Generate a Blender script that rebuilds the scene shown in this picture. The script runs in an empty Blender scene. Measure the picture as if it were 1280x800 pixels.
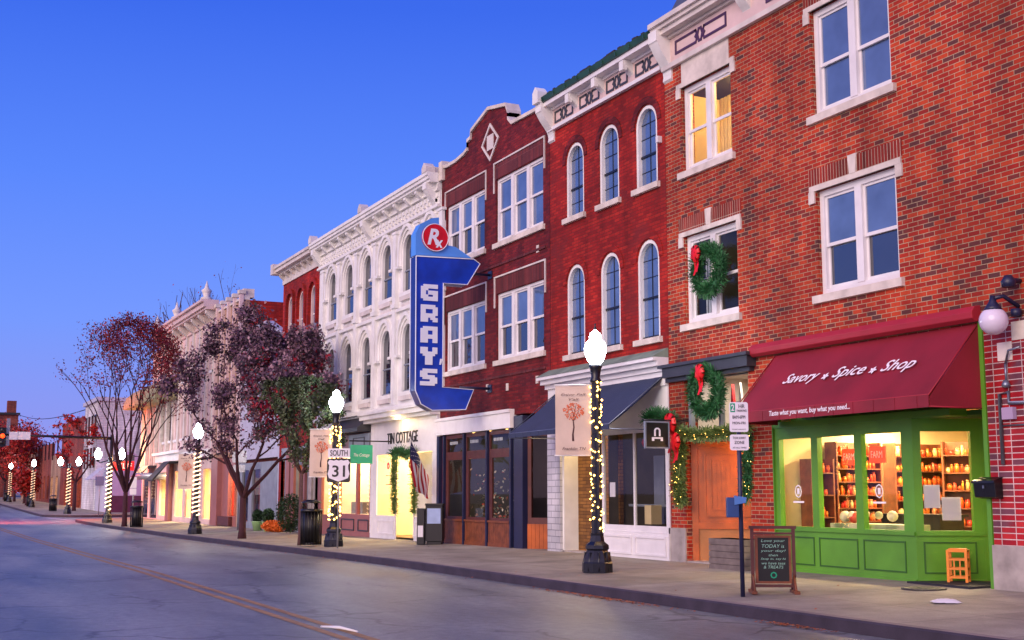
import bpy, math, random
from mathutils import Vector, Matrix
R = math.radians
random.seed(7)
sc = bpy.context.scene
COL = sc.collection

# ---------------------------------------------------------------- camera
F = 1570.0; VX, VY = -120.0, 618.0; HC = 1.5
TI = math.atan((VY - 400) / F); CI, SI = math.cos(TI), math.sin(TI)      # upward tilt
TH = math.atan((640 - VX) / (F / CI)); CT, ST = math.cos(TH), math.sin(TH)   # turn away from the street's direction
cam_d = bpy.data.cameras.new("camera"); cam = bpy.data.objects.new("camera", cam_d); COL.objects.link(cam)
cam_d.sensor_width = 36.0; cam_d.lens = F / 1280 * 36.0
cam_d.clip_start = 0.1; cam_d.clip_end = 3000
cam.location = (0, 0, HC)
cam.rotation_euler = (R(90) + TI, 0, math.pi / 2 - TH)
sc.camera = cam
sc.view_settings.view_transform = 'Standard'; sc.view_settings.look = 'None'
sc.view_settings.exposure = 0.0; sc.view_settings.gamma = 1.0
sc.view_settings.use_curve_mapping = False

# ---------------------------------------------------------------- sky and low dusk sun
def lin(r, g, b):
    f = lambda c: (c / 255 / 12.92) if c / 255 <= .04045 else ((c / 255 + .055) / 1.055) ** 2.4
    return (f(r), f(g), f(b), 1)
SUN_AZ = R(-62)     # direction the light comes from, in the ground plane: behind the camera to the right
SUN_EL = R(22)
w = bpy.data.worlds.new("World"); sc.world = w; w.use_nodes = True
nt = w.node_tree; nt.nodes.clear()
N = nt.nodes.new; L = nt.links.new
out = N('ShaderNodeOutputWorld'); bg = N('ShaderNodeBackground'); L(bg.outputs[0], out.inputs[0])
tc = N('ShaderNodeTexCoord'); sep = N('ShaderNodeSeparateXYZ'); L(tc.outputs['Generated'], sep.inputs[0])
ramp = N('ShaderNodeValToRGB'); L(sep.outputs['Z'], ramp.inputs[0])
cr = ramp.color_ramp
stops = [(0.0, lin(158, 152, 232)), (0.055, lin(136, 150, 242)), (0.13, lin(112, 150, 254)), (0.24, lin(84, 132, 252)), (0.37, lin(52, 102, 236)), (0.6, lin(38, 84, 212)), (1.0, lin(26, 64, 180))]
cr.elements[0].position, cr.elements[0].color = stops[0]
cr.elements[1].position, cr.elements[1].color = stops[-1]
for p, c in stops[1:-1]:
    e = cr.elements.new(p); e.color = c
# afterglow low in the sky on the side of the sunset (behind the camera)
dot = N('ShaderNodeVectorMath'); dot.operation = 'DOT_PRODUCT'
L(tc.outputs['Generated'], dot.inputs[0]); dot.inputs[1].default_value = (math.cos(SUN_AZ) * .97, math.sin(SUN_AZ) * .97, .24)
mr = N('ShaderNodeMapRange'); L(dot.outputs['Value'], mr.inputs[0])
mr.inputs['From Min'].default_value = 0.1; mr.inputs['From Max'].default_value = 1.0
pw = N('ShaderNodeMath'); pw.operation = 'POWER'; pw.inputs[1].default_value = 2.0; L(mr.outputs[0], pw.inputs[0])
glow = N('ShaderNodeMix'); glow.data_type = 'RGBA'; glow.blend_type = 'ADD'
L(pw.outputs[0], glow.inputs[0]); L(ramp.outputs[0], glow.inputs[6]); glow.inputs[7].default_value = (1.7, 1.05, .85, 1)
sky = N('ShaderNodeTexSky'); sky.sky_type = 'NISHITA'; sky.sun_disc = False
sky.sun_elevation = R(1); sky.sun_rotation = math.pi / 2 - SUN_AZ
skm = N('ShaderNodeMix'); skm.data_type = 'RGBA'; skm.blend_type = 'ADD'; skm.inputs[0].default_value = 0.02
L(glow.outputs[2], skm.inputs[6]); L(sky.outputs[0], skm.inputs[7])
L(skm.outputs[2], bg.inputs[0]); bg.inputs[1].default_value = 1.0

sd = bpy.data.lights.new("sun", 'SUN'); sd.energy = 2.0; sd.angle = R(40); sd.color = (1.0, .82, .6)
so = bpy.data.objects.new("sun", sd); COL.objects.link(so)
sv = Vector((math.cos(SUN_AZ) * math.cos(SUN_EL), math.sin(SUN_AZ) * math.cos(SUN_EL), math.sin(SUN_EL)))
so.rotation_euler = sv.to_track_quat('Z', 'Y').to_euler()

# ---------------------------------------------------------------- measuring: where a line of sight meets the vertical plane y = Y
D = 13.4          # the facade line
def ray(px, py):
    a, b = px - 640, 400 - py
    fw = F * CI - b * SI; up = F * SI + b * CI
    return -fw * CT + a * ST, fw * ST + a * CT, up
def X(px, py=600, Y=D):
    x, y, z = ray(px, py); return x * Y / y
def Z(px, py, Y=D):
    x, y, z = ray(px, py); return HC + z * Y / y
def GR(px, py, z=0.0):
    x, y, u = ray(px, py); k = (z - HC) / u; return x * k, y * k
GP = [(-400, 1.6), (-200, 1.0), (-140, .45), (-100, -.02), (-85, -.14), (-72, -.2), (-50, -.15), (-25, 0), (60, 0)]
def G(x):
    if x <= GP[0][0]: return GP[0][1]
    for (a, b), (c, d) in zip(GP, GP[1:]):
        if x <= c: return b + (d - b) * (x - a) / (c - a)
    return 0.0
def SW(x, y):     # top of the pavement
    return G(x) + .15 + .02 * max(0, min(y, D) - 9.3)

# ---------------------------------------------------------------- materials
def nodes(name):
    m = bpy.data.materials.new(name); m.use_nodes = True
    t = m.node_tree; b = t.nodes['Principled BSDF']
    return m, t, b
def setc(b, c): b.inputs['Base Color'].default_value = c
def mat(name, c, rough=.6, metal=0, var=.18, scale=3.0, bump=.15, bscale=40, spec=None):
    """painted / plain surface with gentle mottling and fine relief"""
    m, t, b = nodes(name)
    c = lin(*c) if max(c) > 1 else (*c, 1)
    geo = t.nodes.new('ShaderNodeNewGeometry')
    n = t.nodes.new('ShaderNodeTexNoise'); n.inputs['Scale'].default_value = scale; n.inputs['Detail'].default_value = 5
    t.links.new(geo.outputs['Position'], n.inputs['Vector'])
    r = t.nodes.new('ShaderNodeMapRange'); r.inputs['From Min'].default_value = .3; r.inputs['From Max'].default_value = .7
    r.inputs['To Min'].default_value = 1 - var; r.inputs['To Max'].default_value = 1 + var * .6
    t.links.new(n.outputs[0], r.inputs[0])
    mx = t.nodes.new('ShaderNodeVectorMath'); mx.operation = 'SCALE'; mx.inputs[0].default_value = c[:3]
    t.links.new(r.outputs[0], mx.inputs['Scale']); t.links.new(mx.outputs[0], b.inputs['Base Color'])
    b.inputs['Roughness'].default_value = rough; b.inputs['Metallic'].default_value = metal
    if spec is not None: b.inputs['Specular IOR Level'].default_value = spec
    if bump:
        n2 = t.nodes.new('ShaderNodeTexNoise'); n2.inputs['Scale'].default_value = bscale; n2.inputs['Detail'].default_value = 3
        t.links.new(geo.outputs['Position'], n2.inputs['Vector'])
        bp = t.nodes.new('ShaderNodeBump'); bp.inputs['Strength'].default_value = bump; bp.inputs['Distance'].default_value = .01
        t.links.new(n2.outputs[0], bp.inputs['Height']); t.links.new(bp.outputs[0], b.inputs['Normal'])
    return m
def emis(name, c, s):
    m, t, b = nodes(name)
    setc(b, lin(*c)); b.inputs['Emission Color'].default_value = lin(*c); b.inputs['Emission Strength'].default_value = s
    return m
def brick(name, cols, mortar, bw=.215, bh=.072, ms=.008, bump=.6, rough=.8, patch=None, pscale=.5, stack=False):
    m, t, b = nodes(name)
    geo = t.nodes.new('ShaderNodeNewGeometry'); s = t.nodes.new('ShaderNodeSeparateXYZ'); t.links.new(geo.outputs['Position'], s.inputs[0])
    ad = t.nodes.new('ShaderNodeMath'); t.links.new(s.outputs[0], ad.inputs[0]); t.links.new(s.outputs[1], ad.inputs[1])
    cb = t.nodes.new('ShaderNodeCombineXYZ'); t.links.new(ad.outputs[0], cb.inputs[0]); t.links.new(s.outputs[2], cb.inputs[1])
    br = t.nodes.new('ShaderNodeTexBrick'); t.links.new(cb.outputs[0], br.inputs['Vector'])
    br.inputs['Color1'].default_value = (0, 0, 0, 1); br.inputs['Color2'].default_value = (1, 1, 1, 1)
    br.inputs['Scale'].default_value = 1; br.inputs['Mortar Size'].default_value = ms; br.inputs['Mortar Smooth'].default_value = .3
    br.inputs['Brick Width'].default_value = bw; br.inputs['Row Height'].default_value = bh; br.inputs['Bias'].default_value = 0
    br.inputs['Mortar'].default_value = (.5, .5, .5, 1)
    br.offset = 0 if stack else .5
    n = t.nodes.new('ShaderNodeTexNoise'); n.inputs['Scale'].default_value = 1.3; n.inputs['Detail'].default_value = 4
    t.links.new(geo.outputs['Position'], n.inputs['Vector'])
    sm = t.nodes.new('ShaderNodeMath'); sm.operation = 'MULTIPLY_ADD'; t.links.new(n.outputs[0], sm.inputs[0]); sm.inputs[1].default_value = .5
    lb = t.nodes.new('ShaderNodeMath'); lb.operation = 'SUBTRACT'; t.links.new(br.outputs['Color'], lb.inputs[0]); lb.inputs[1].default_value = .25
    t.links.new(lb.outputs[0], sm.inputs[2])
    rp = t.nodes.new('ShaderNodeValToRGB'); t.links.new(sm.outputs[0], rp.inputs[0])
    e = rp.color_ramp.elements
    e[0].position = cols[0][0]; e[0].color = lin(*cols[0][1]); e[1].position = cols[-1][0]; e[1].color = lin(*cols[-1][1])
    for p, c in cols[1:-1]:
        q = e.new(p); q.color = lin(*c)
    mx = t.nodes.new('ShaderNodeMix'); mx.data_type = 'RGBA'; t.links.new(br.outputs['Fac'], mx.inputs[0])
    t.links.new(rp.outputs[0], mx.inputs[6])
    nm = t.nodes.new('ShaderNodeTexNoise'); nm.inputs['Scale'].default_value = 9; t.links.new(geo.outputs['Position'], nm.inputs['Vector'])
    mm = t.nodes.new('ShaderNodeMix'); mm.data_type = 'RGBA'; t.links.new(nm.outputs[0], mm.inputs[0])
    mc = lin(*mortar); mm.inputs[6].default_value = tuple(v * .6 for v in mc[:3]) + (1,); mm.inputs[7].default_value = tuple(min(1, v * 1.3) for v in mc[:3]) + (1,)
    t.links.new(mm.outputs[2], mx.inputs[7])
    last = mx.outputs[2]
    # grime: long vertical runs and broad weathering over the whole wall
    gm = t.nodes.new('ShaderNodeMapping'); gm.inputs['Scale'].default_value = (2.6, 2.6, .35); t.links.new(geo.outputs['Position'], gm.inputs[0])
    g1 = t.nodes.new('ShaderNodeTexNoise'); g1.inputs['Scale'].default_value = .9; g1.inputs['Detail'].default_value = 6; t.links.new(gm.outputs[0], g1.inputs[0])
    g2 = t.nodes.new('ShaderNodeTexNoise'); g2.inputs['Scale'].default_value = .45; g2.inputs['Detail'].default_value = 5; t.links.new(geo.outputs['Position'], g2.inputs[0])
    g3 = t.nodes.new('ShaderNodeMath'); g3.operation = 'MULTIPLY'; t.links.new(g1.outputs[0], g3.inputs[0]); t.links.new(g2.outputs[0], g3.inputs[1])
    g4 = t.nodes.new('ShaderNodeMapRange'); g4.inputs['From Min'].default_value = .14; g4.inputs['From Max'].default_value = .36; g4.inputs['To Min'].default_value = .62; g4.inputs['To Max'].default_value = 1.25; t.links.new(g3.outputs[0], g4.inputs[0])
    g5 = t.nodes.new('ShaderNodeVectorMath'); g5.operation = 'SCALE'; t.links.new(last, g5.inputs[0]); t.links.new(g4.outputs[0], g5.inputs['Scale']); last = g5.outputs[0]
    if patch:
        pn = t.nodes.new('ShaderNodeTexNoise'); pn.inputs['Scale'].default_value = pscale; pn.inputs['Detail'].default_value = 6; pn.inputs['Roughness'].default_value = .65
        t.links.new(geo.outputs['Position'], pn.inputs['Vector'])
        pr = t.nodes.new('ShaderNodeMapRange'); pr.inputs['From Min'].default_value = .52; pr.inputs['From Max'].default_value = .68; pr.inputs['To Max'].default_value = .75
        t.links.new(pn.outputs[0], pr.inputs[0])
        pm = t.nodes.new('ShaderNodeMix'); pm.data_type = 'RGBA'; t.links.new(pr.outputs[0], pm.inputs[0])
        t.links.new(last, pm.inputs[6]); pm.inputs[7].default_value = lin(*patch); last = pm.outputs[2]
    t.links.new(last, b.inputs['Base Color'])
    b.inputs['Roughness'].default_value = rough; b.inputs['Specular IOR Level'].default_value = .3
    iv = t.nodes.new('ShaderNodeMath'); iv.operation = 'SUBTRACT'; iv.inputs[0].default_value = 1; t.links.new(br.outputs['Fac'], iv.inputs[1])
    bp = t.nodes.new('ShaderNodeBump'); bp.inputs['Strength'].default_value = bump; bp.inputs['Distance'].default_value = .012
    n3 = t.nodes.new('ShaderNodeTexNoise'); n3.inputs['Scale'].default_value = 35; t.links.new(geo.outputs['Position'], n3.inputs['Vector'])
    a3 = t.nodes.new('ShaderNodeMath'); a3.operation = 'MULTIPLY_ADD'; t.links.new(n3.outputs[0], a3.inputs[0]); a3.inputs[1].default_value = .5; t.links.new(iv.outputs[0], a3.inputs[2])
    t.links.new(a3.outputs[0], bp.inputs['Height']); t.links.new(bp.outputs[0], b.inputs['Normal'])
    return m
def glass_dark(name, ior=2.2, base=(.01, .012, .018), rough=.03, wav=.25):
    m, t, b = nodes(name)
    geo = t.nodes.new('ShaderNodeNewGeometry')
    n = t.nodes.new('ShaderNodeTexNoise'); n.inputs['Scale'].default_value = 2.2; t.links.new(geo.outputs['Position'], n.inputs['Vector'])
    bp = t.nodes.new('ShaderNodeBump'); bp.inputs['Strength'].default_value = wav; bp.inputs['Distance'].default_value = .02
    t.links.new(n.outputs[0], bp.inputs['Height']); t.links.new(bp.outputs[0], b.inputs['Normal'])
    mp = t.nodes.new('ShaderNodeMix'); mp.data_type = 'RGBA'; t.links.new(n.outputs[0], mp.inputs[0])
    mp.inputs[6].default_value = (*[v * .6 for v in base], 1); mp.inputs[7].default_value = (*[v * 1.5 for v in base], 1)
    t.links.new(mp.outputs[2], b.inputs['Base Color'])
    b.inputs['Roughness'].default_value = rough; b.inputs['IOR'].default_value = ior
    return m
def glass_clear(name, ior=1.45, tint=(.97, .98, .97)):
    m = bpy.data.materials.new(name); m.use_nodes = True; t = m.node_tree; t.nodes.clear()
    o = t.nodes.new('ShaderNodeOutputMaterial'); mx = t.nodes.new('ShaderNodeMixShader')
    tr = t.nodes.new('ShaderNodeBsdfTransparent'); gl = t.nodes.new('ShaderNodeBsdfGlossy'); fr = t.nodes.new('ShaderNodeFresnel')
    tr.inputs[0].default_value = (*tint, 1); gl.inputs['Roughness'].default_value = .02; fr.inputs[0].default_value = ior
    t.links.new(fr.outputs[0], mx.inputs[0]); t.links.new(tr.outputs[0], mx.inputs[1]); t.links.new(gl.outputs[0], mx.inputs[2]); t.links.new(mx.outputs[0], o.inputs[0])
    return m
def leafmat(name, cols, rough=.6):
    m, t, b = nodes(name)
    geo = t.nodes.new('ShaderNodeNewGeometry'); rp = t.nodes.new('ShaderNodeValToRGB')
    n = t.nodes.new('ShaderNodeTexNoise'); n.inputs['Scale'].default_value = 1.7; n.inputs['Detail'].default_value = 3; t.links.new(geo.outputs['Position'], n.inputs['Vector'])
    a = t.nodes.new('ShaderNodeMath'); a.operation = 'MULTIPLY_ADD'; t.links.new(geo.outputs['Random Per Island'], a.inputs[0]); a.inputs[1].default_value = .5
    s = t.nodes.new('ShaderNodeMath'); s.operation = 'MULTIPLY'; t.links.new(n.outputs[0], s.inputs[0]); s.inputs[1].default_value = .5
    t.links.new(s.outputs[0], a.inputs[2]); t.links.new(a.outputs[0], rp.inputs[0])
    e = rp.color_ramp.elements; k = len(cols)
    e[0].position = .1; e[0].color = lin(*cols[0]); e[1].position = .9; e[1].color = lin(*cols[-1])
    for i in range(1, k - 1):
        q = e.new(.1 + .8 * i / (k - 1)); q.color = lin(*cols[i])
    t.links.new(rp.outputs[0], b.inputs['Base Color']); b.inputs['Roughness'].default_value = rough
    return m

M = {}
M['brick'] = brick('orange_red_brick', [(.0, (90, 50, 50)), (.08, (104, 50, 46)), (.17, (138, 36, 28)), (.45, (162, 44, 26)), (.7, (184, 66, 34)), (1, (148, 32, 24))], (176, 152, 122), ms=.0065)
M['brick_pier'] = brick('glazed_red_brick', [(0, (104, 62, 74)), (.18, (108, 60, 70)), (.22, (130, 26, 34)), (.5, (158, 24, 34)), (.75, (172, 40, 40)), (1, (128, 30, 44))], (200, 178, 176), bw=.25, bh=.082, ms=.008, stack=True, rough=.45)
M['brick_soldier'] = brick('soldier_brick', [(0, (110, 40, 30)), (.5, (150, 46, 34)), (1, (120, 34, 28))], (186, 160, 140), bw=.07, bh=.6, ms=.008, stack=True)
M['redpaint'] = brick('painted_red_brick', [(0, (128, 24, 20)), (.5, (152, 28, 22)), (1, (172, 42, 30))], (124, 34, 28), ms=.009, bump=.5, patch=(112, 34, 34), pscale=1.1)
M['crimson'] = brick('dark_crimson_brick', [(0, (84, 16, 22)), (.5, (108, 22, 28)), (1, (128, 34, 34))], (92, 34, 36), ms=.009, bump=.5, patch=(74, 22, 34), pscale=.9)
M['farbrick'] = brick('old_red_brick', [(0, (100, 40, 36)), (.5, (134, 50, 42)), (1, (148, 66, 50))], (130, 96, 84), patch=(96, 50, 50))
M['tanbrick'] = brick('tan_brick', [(0, (140, 110, 96)), (.5, (170, 136, 114)), (1, (160, 120, 100))], (170, 150, 132))
M['whitebrick'] = brick('white_painted_brick', [(0, (196, 196, 204)), (1, (214, 212, 218))], (160, 160, 170), bh=.14, bw=.4, ms=.01)
M['warmbrick'] = brick('lit_brown_brick', [(0, (110, 74, 40)), (1, (150, 104, 54))], (92, 62, 36), bh=.075, bw=.3)
M['crimson_hood'] = brick('soldier_hood_brick', [(0, (74, 30, 36)), (1, (104, 40, 42))], (120, 70, 70), bw=.075, bh=.9, stack=True)
M['stone'] = mat('pale_stone', (214, 204, 194), .75, var=.22, scale=4)
M['stone_base'] = mat('grey_stone_base', (168, 160, 156), .8, var=.35, scale=3)
M['white'] = mat('white_paint', (226, 224, 226), .5, var=.08, scale=3)
M['cream'] = mat('cream_paint', (230, 229, 226), .55, var=.12, scale=2.5)
M['cream2'] = mat('aged_cream_paint', (214, 206, 200), .6, var=.2, scale=2.0)
M['pinkcream'] = mat('pale_rose_paint', (216, 190, 186), .6, var=.15, scale=2)
M['purpletrim'] = mat('purple_trim_paint', (72, 40, 76), .5)
M['darktrim'] = mat('dark_slate_paint', (56, 58, 66), .5)
M['greenmetal'] = mat('green_gutter_metal', (38, 78, 66), .45, var=.35, scale=2)
M['greencopper'] = mat('weathered_green_copper', (120, 138, 124), .7, var=.3, scale=3)
M['slate'] = mat('blue_grey_slate', (76, 84, 104), .6, var=.25, scale=6)
M['roofing'] = mat('dark_roofing', (46, 44, 48), .8)
M['green'] = mat('apple_green_paint', (92, 152, 46), .38, var=.2, scale=1.6, bump=.15)
M['darkgreenframe'] = mat('green_line_paint', (52, 100, 34), .5)
M['awnred'] = mat('burgundy_canvas', (134, 22, 40), .65, var=.28, scale=1.1, bump=.3, bscale=200)
M['awnband'] = mat('crimson_canvas_cover', (160, 30, 48), .6, var=.1)
M['navy'] = mat('navy_canvas', (46, 56, 84), .7, var=.15, scale=2, bump=.3, bscale=200)
M['blackaw'] = mat('charcoal_canvas', (34, 36, 44), .7)
M['black'] = mat('black_paint', (16, 17, 20), .35, var=.2)
M['bluemetal'] = mat('blue_enamel', (24, 62, 120), .4)
M['polepaint'] = mat('dark_blue_pole_paint', (30, 34, 66), .4)
M['lamppaint'] = mat('dark_lamp_paint', (20, 24, 34), .3, var=.2)
M['signblue'] = mat('deep_blue_enamel', (10, 62, 186), .3, var=.3, scale=2.2, bump=.12)
M['signside'] = mat('navy_enamel', (8, 38, 128), .35)
M['signlight'] = mat('light_blue_enamel', (84, 152, 240), .35, var=.1, scale=1.5)
M['signred'] = mat('red_enamel', (206, 10, 40), .35)
M['neonwhite'] = mat('white_tube_trim', (228, 236, 250), .35, var=.03)
M['lettering'] = mat('white_lettering', (240, 236, 244), .5, var=.02, bump=0)
M['lettergrey'] = mat('faint_window_lettering', (170, 176, 180), .5, var=.02, bump=0)
M['letterblack'] = mat('black_lettering', (18, 18, 20), .5, var=.02, bump=0)
M['chalk'] = mat('chalk_writing', (150, 200, 180), .9, var=.1, bump=0)
M['board'] = mat('blackboard', (10, 12, 14), .6, bump=.05)
M['orangewood'] = mat('varnished_orange_wood', (172, 84, 24), .35, var=.35, scale=3)
M['wood'] = mat('brown_wood', (120, 64, 36), .5, var=.4, scale=6)
M['darkwood'] = mat('dark_red_brown_wood', (84, 40, 36), .5, var=.3, scale=5)
M['greywood'] = mat('grey_planks', (112, 102, 100), .8, var=.35, scale=5)
M['stool'] = mat('orange_wood', (230, 130, 24), .45)
M['steel'] = mat('galvanised_steel', (130, 140, 156), .35, metal=.7)
M['signsteel'] = mat('sign_back_steel', (150, 152, 160), .4, metal=.6)
M['signwhite'] = mat('white_sign_face', (222, 218, 226), .4, var=.04, bump=0)
M['teal'] = mat('teal_sign_face', (60, 190, 150), .4, var=.05, bump=0)
M['greensign'] = mat('green_sign_face', (0, 150, 110), .4, var=.02, bump=0)
M['banner'] = mat('beige_banner_cloth', (206, 186, 170), .8, var=.12, scale=2.5)
M['leafprint'] = mat('orange_leaf_print', (214, 110, 74), .8, var=.35, scale=25)
M['barkprint'] = mat('brown_tree_print', (70, 36, 40), .8)
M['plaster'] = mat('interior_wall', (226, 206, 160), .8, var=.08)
M['plaster_dark'] = mat('dim_interior_wall', (84, 78, 72), .8)  # darker copy of the interior wall, the rooms' dimness put into its colour
M['intfloor'] = mat('interior_floor', (120, 84, 52), .6)
M['paper'] = mat('paper', (216, 214, 222), .8, var=.05)
M['redcloth'] = mat('red_ribbon', (214, 16, 22), .45, var=.25, scale=14)
M['redpanel'] = mat('red_door_paint', (160, 22, 26), .4)
M['curtain'] = mat('curtain_cloth', (190, 196, 200), .9, var=.2, scale=8)
M['glass'] = glass_dark('window_glass', 2.3, (.015, .02, .035))
M['glass_blind'] = glass_dark('window_glass_over_blind', 2.1, (.08, .13, .26))
M['glass_shop'] = glass_clear('shop_glass', 1.4)
M['glass_lit'] = glass_clear('lit_upper_glass', 1.45)
M['goods_red'] = leafmat('spice_goods', [(120, 30, 14), (196, 70, 20), (226, 130, 40), (190, 30, 24), (236, 200, 130), (90, 50, 30)], .35)
M['goods_mix'] = leafmat('shop_goods', [(40, 34, 30), (150, 96, 60), (226, 214, 190), (100, 120, 90), (196, 60, 40), (60, 66, 90)], .4)
M['globe'] = emis('lit_lamp_globe', (236, 246, 255), 42)
M['globe_off'] = mat('unlit_opal_globe', (214, 206, 226), .15, var=.02, bump=0)
M['bulb'] = emis('warm_fairy_bulb', (255, 196, 96), 11)
M['bulb_dim'] = emis('far_fairy_bulb', (255, 214, 170), 1.4)
M['bulb_pale'] = emis('pale_fairy_bulb', (255, 220, 176), 3)
M['tube'] = emis('shop_ceiling_lamp', (255, 206, 120), 12)
M['led_red'] = emis('red_neon_sign', (255, 50, 20), 2.2)
M['signal'] = emis('amber_signal_lens', (255, 56, 12), 5)
M['needles'] = leafmat('fir_needles', [(12, 50, 26), (24, 84, 44), (48, 116, 62), (30, 92, 50)])
M['needles_lit'] = leafmat('lit_garland_needles', [(30, 62, 26), (70, 100, 44), (120, 140, 70), (40, 80, 34)])  # lighter, warmer copy of the needles, light put into the leaf colour
M['purpleleaf'] = leafmat('purple_autumn_leaves', [(30, 20, 36), (84, 52, 74), (46, 52, 48), (150, 112, 130), (44, 30, 58), (96, 60, 84), (178, 140, 150), (60, 34, 56), (58, 78, 48)])
M['magentaleaf'] = leafmat('crimson_leaves', [(120, 8, 34), (170, 14, 40), (100, 10, 50), (150, 40, 40)])
M['greenleaf'] = leafmat('olive_leaves', [(26, 44, 30), (56, 78, 48), (88, 98, 62), (50, 54, 44), (110, 112, 80)])
M['redleaf'] = leafmat('red_autumn_leaves', [(96, 12, 30), (140, 18, 26), (74, 16, 38), (150, 44, 30)])
M['farleaf'] = leafmat('glow_reddened_foliage', [(80, 8, 8), (150, 14, 10), (186, 34, 14), (90, 36, 16), (120, 8, 16)])  # red autumn leaves, deepened with the signal's red glow put into the colour
M['shrub'] = leafmat('shrub_leaves', [(12, 34, 14), (28, 60, 26), (40, 74, 30)])
M['mum'] = leafmat('orange_flowers', [(210, 80, 20), (230, 120, 30), (170, 60, 24)])
M['debris'] = leafmat('fallen_leaves', [(150, 60, 24), (196, 110, 50), (110, 50, 30), (206, 150, 90)])
M['bark'] = mat('grey_brown_bark', (84, 58, 60), .9, var=.35, scale=10)
M['bark_dark'] = mat('dark_red_bark', (62, 28, 38), .9, var=.3, scale=10)
M['flagred'] = mat('flag_red', (176, 20, 40), .8, var=.1, bump=0); M['flagwhite'] = mat('flag_white', (232, 226, 230), .8, var=.05, bump=0); M['flagblue'] = mat('flag_blue', (30, 36, 92), .8, var=.1, bump=0)
M['yellowline'] = mat('worn_yellow_paint', (164, 124, 70), .6, var=.35, scale=5)
M['whiteline'] = mat('worn_white_paint', (190, 190, 196), .6, var=.3, scale=5)
M['lilac'] = mat('lilac_render', (170, 150, 186), .8, var=.08)
M['lilac_base'] = mat('maroon_base_paint', (84, 34, 66), .7)
M['bluewhite'] = mat('cool_white_siding', (176, 178, 200), .7, var=.1)
M['rosewood'] = mat('dusty_rose_paint', (150, 96, 92), .5, var=.12)
M['palegreen'] = mat('pale_green_render', (150, 190, 130), .6)
M['greyblue'] = mat('grey_blue_trim', (128, 136, 150), .5)
M['tileg'] = mat('mossy_canopy_tiles', (150, 146, 110), .8, var=.5, scale=5)
M['mat'] = mat('rubber_doormat', (34, 34, 44), .8)
M['concrete_iron'] = mat('cast_iron_cover', (60, 58, 62), .6)

# asphalt: bluish grey, patched, with sealed cracks and slight sheen
m, t, b = nodes('asphalt'); M['asphalt'] = m
geo = t.nodes.new('ShaderNodeNewGeometry'); mp = t.nodes.new('ShaderNodeMapping'); mp.inputs['Scale'].default_value = (.16, .7, 1); t.links.new(geo.outputs['Position'], mp.inputs[0])
n1 = t.nodes.new('ShaderNodeTexNoise'); n1.inputs['Scale'].default_value = 1.0; n1.inputs['Detail'].default_value = 7; n1.inputs['Roughness'].default_value = .6; t.links.new(mp.outputs[0], n1.inputs[0])
rp = t.nodes.new('ShaderNodeValToRGB'); t.links.new(n1.outputs[0], rp.inputs[0])
rp.color_ramp.elements[0].position = .32; rp.color_ramp.elements[0].color = (.075, .085, .09, 1); rp.color_ramp.elements[1].position = .7; rp.color_ramp.elements[1].color = (.28, .3, .295, 1)
vo = t.nodes.new('ShaderNodeTexVoronoi'); vo.feature = 'DISTANCE_TO_EDGE'; vo.inputs['Scale'].default_value = .55
nw = t.nodes.new('ShaderNodeTexNoise'); nw.inputs['Scale'].default_value = 1.3; nw.inputs['Detail'].default_value = 4; t.links.new(geo.outputs['Position'], nw.inputs[0])
va = t.nodes.new('ShaderNodeMixRGB'); va.blend_type = 'ADD'; va.inputs[0].default_value = .9; t.links.new(geo.outputs['Position'], va.inputs[1]); t.links.new(nw.outputs['Color'], va.inputs[2])
t.links.new(va.outputs[0], vo.inputs['Vector'])
ck = t.nodes.new('ShaderNodeMapRange'); ck.inputs['From Min'].default_value = .0; ck.inputs['From Max'].default_value = .03; ck.inputs['To Min'].default_value = .35; ck.inputs['To Max'].default_value = 1; t.links.new(vo.outputs[0], ck.inputs[0])
nc = t.nodes.new('ShaderNodeTexNoise'); nc.inputs['Scale'].default_value = .35; t.links.new(geo.outputs['Position'], nc.inputs[0])
mk = t.nodes.new('ShaderNodeMapRange'); mk.inputs['From Min'].default_value = .45; mk.inputs['From Max'].default_value = .55; t.links.new(nc.outputs[0], mk.inputs[0])
cm = t.nodes.new('ShaderNodeMix'); t.links.new(mk.outputs[0], cm.inputs[0]); cm.inputs[2].default_value = 1; t.links.new(ck.outputs[0], cm.inputs[3])
n4 = t.nodes.new('ShaderNodeTexNoise'); n4.inputs['Scale'].default_value = 60; n4.inputs['Detail'].default_value = 2; t.links.new(geo.outputs['Position'], n4.inputs[0])
g4 = t.nodes.new('ShaderNodeMapRange'); g4.inputs['To Min'].default_value = .6; g4.inputs['To Max'].default_value = 1.4; t.links.new(n4.outputs[0], g4.inputs[0])
mu = t.nodes.new('ShaderNodeMath'); mu.operation = 'MULTIPLY'; n5 = t.nodes.new('ShaderNodeTexNoise'); n5.inputs['Scale'].default_value = 7; n5.inputs['Detail'].default_value = 6; n5.inputs['Roughness'].default_value = .75; t.links.new(geo.outputs['Position'], n5.inputs[0]); g6 = t.nodes.new('ShaderNodeMapRange'); g6.inputs['From Min'].default_value = .3; g6.inputs['From Max'].default_value = .7; g6.inputs['To Min'].default_value = .7; g6.inputs['To Max'].default_value = 1.25; t.links.new(n5.outputs[0], g6.inputs[0]); m6 = t.nodes.new('ShaderNodeMath'); m6.operation = 'MULTIPLY'; t.links.new(cm.outputs[0], m6.inputs[0]); t.links.new(g6.outputs[0], m6.inputs[1]); t.links.new(m6.outputs[0], mu.inputs[0]); t.links.new(g4.outputs[0], mu.inputs[1])
vs = t.nodes.new('ShaderNodeVectorMath'); vs.operation = 'SCALE'; t.links.new(rp.outputs[0], vs.inputs[0]); t.links.new(mu.outputs[0], vs.inputs['Scale'])
t.links.new(vs.outputs[0], b.inputs['Base Color'])
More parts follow.
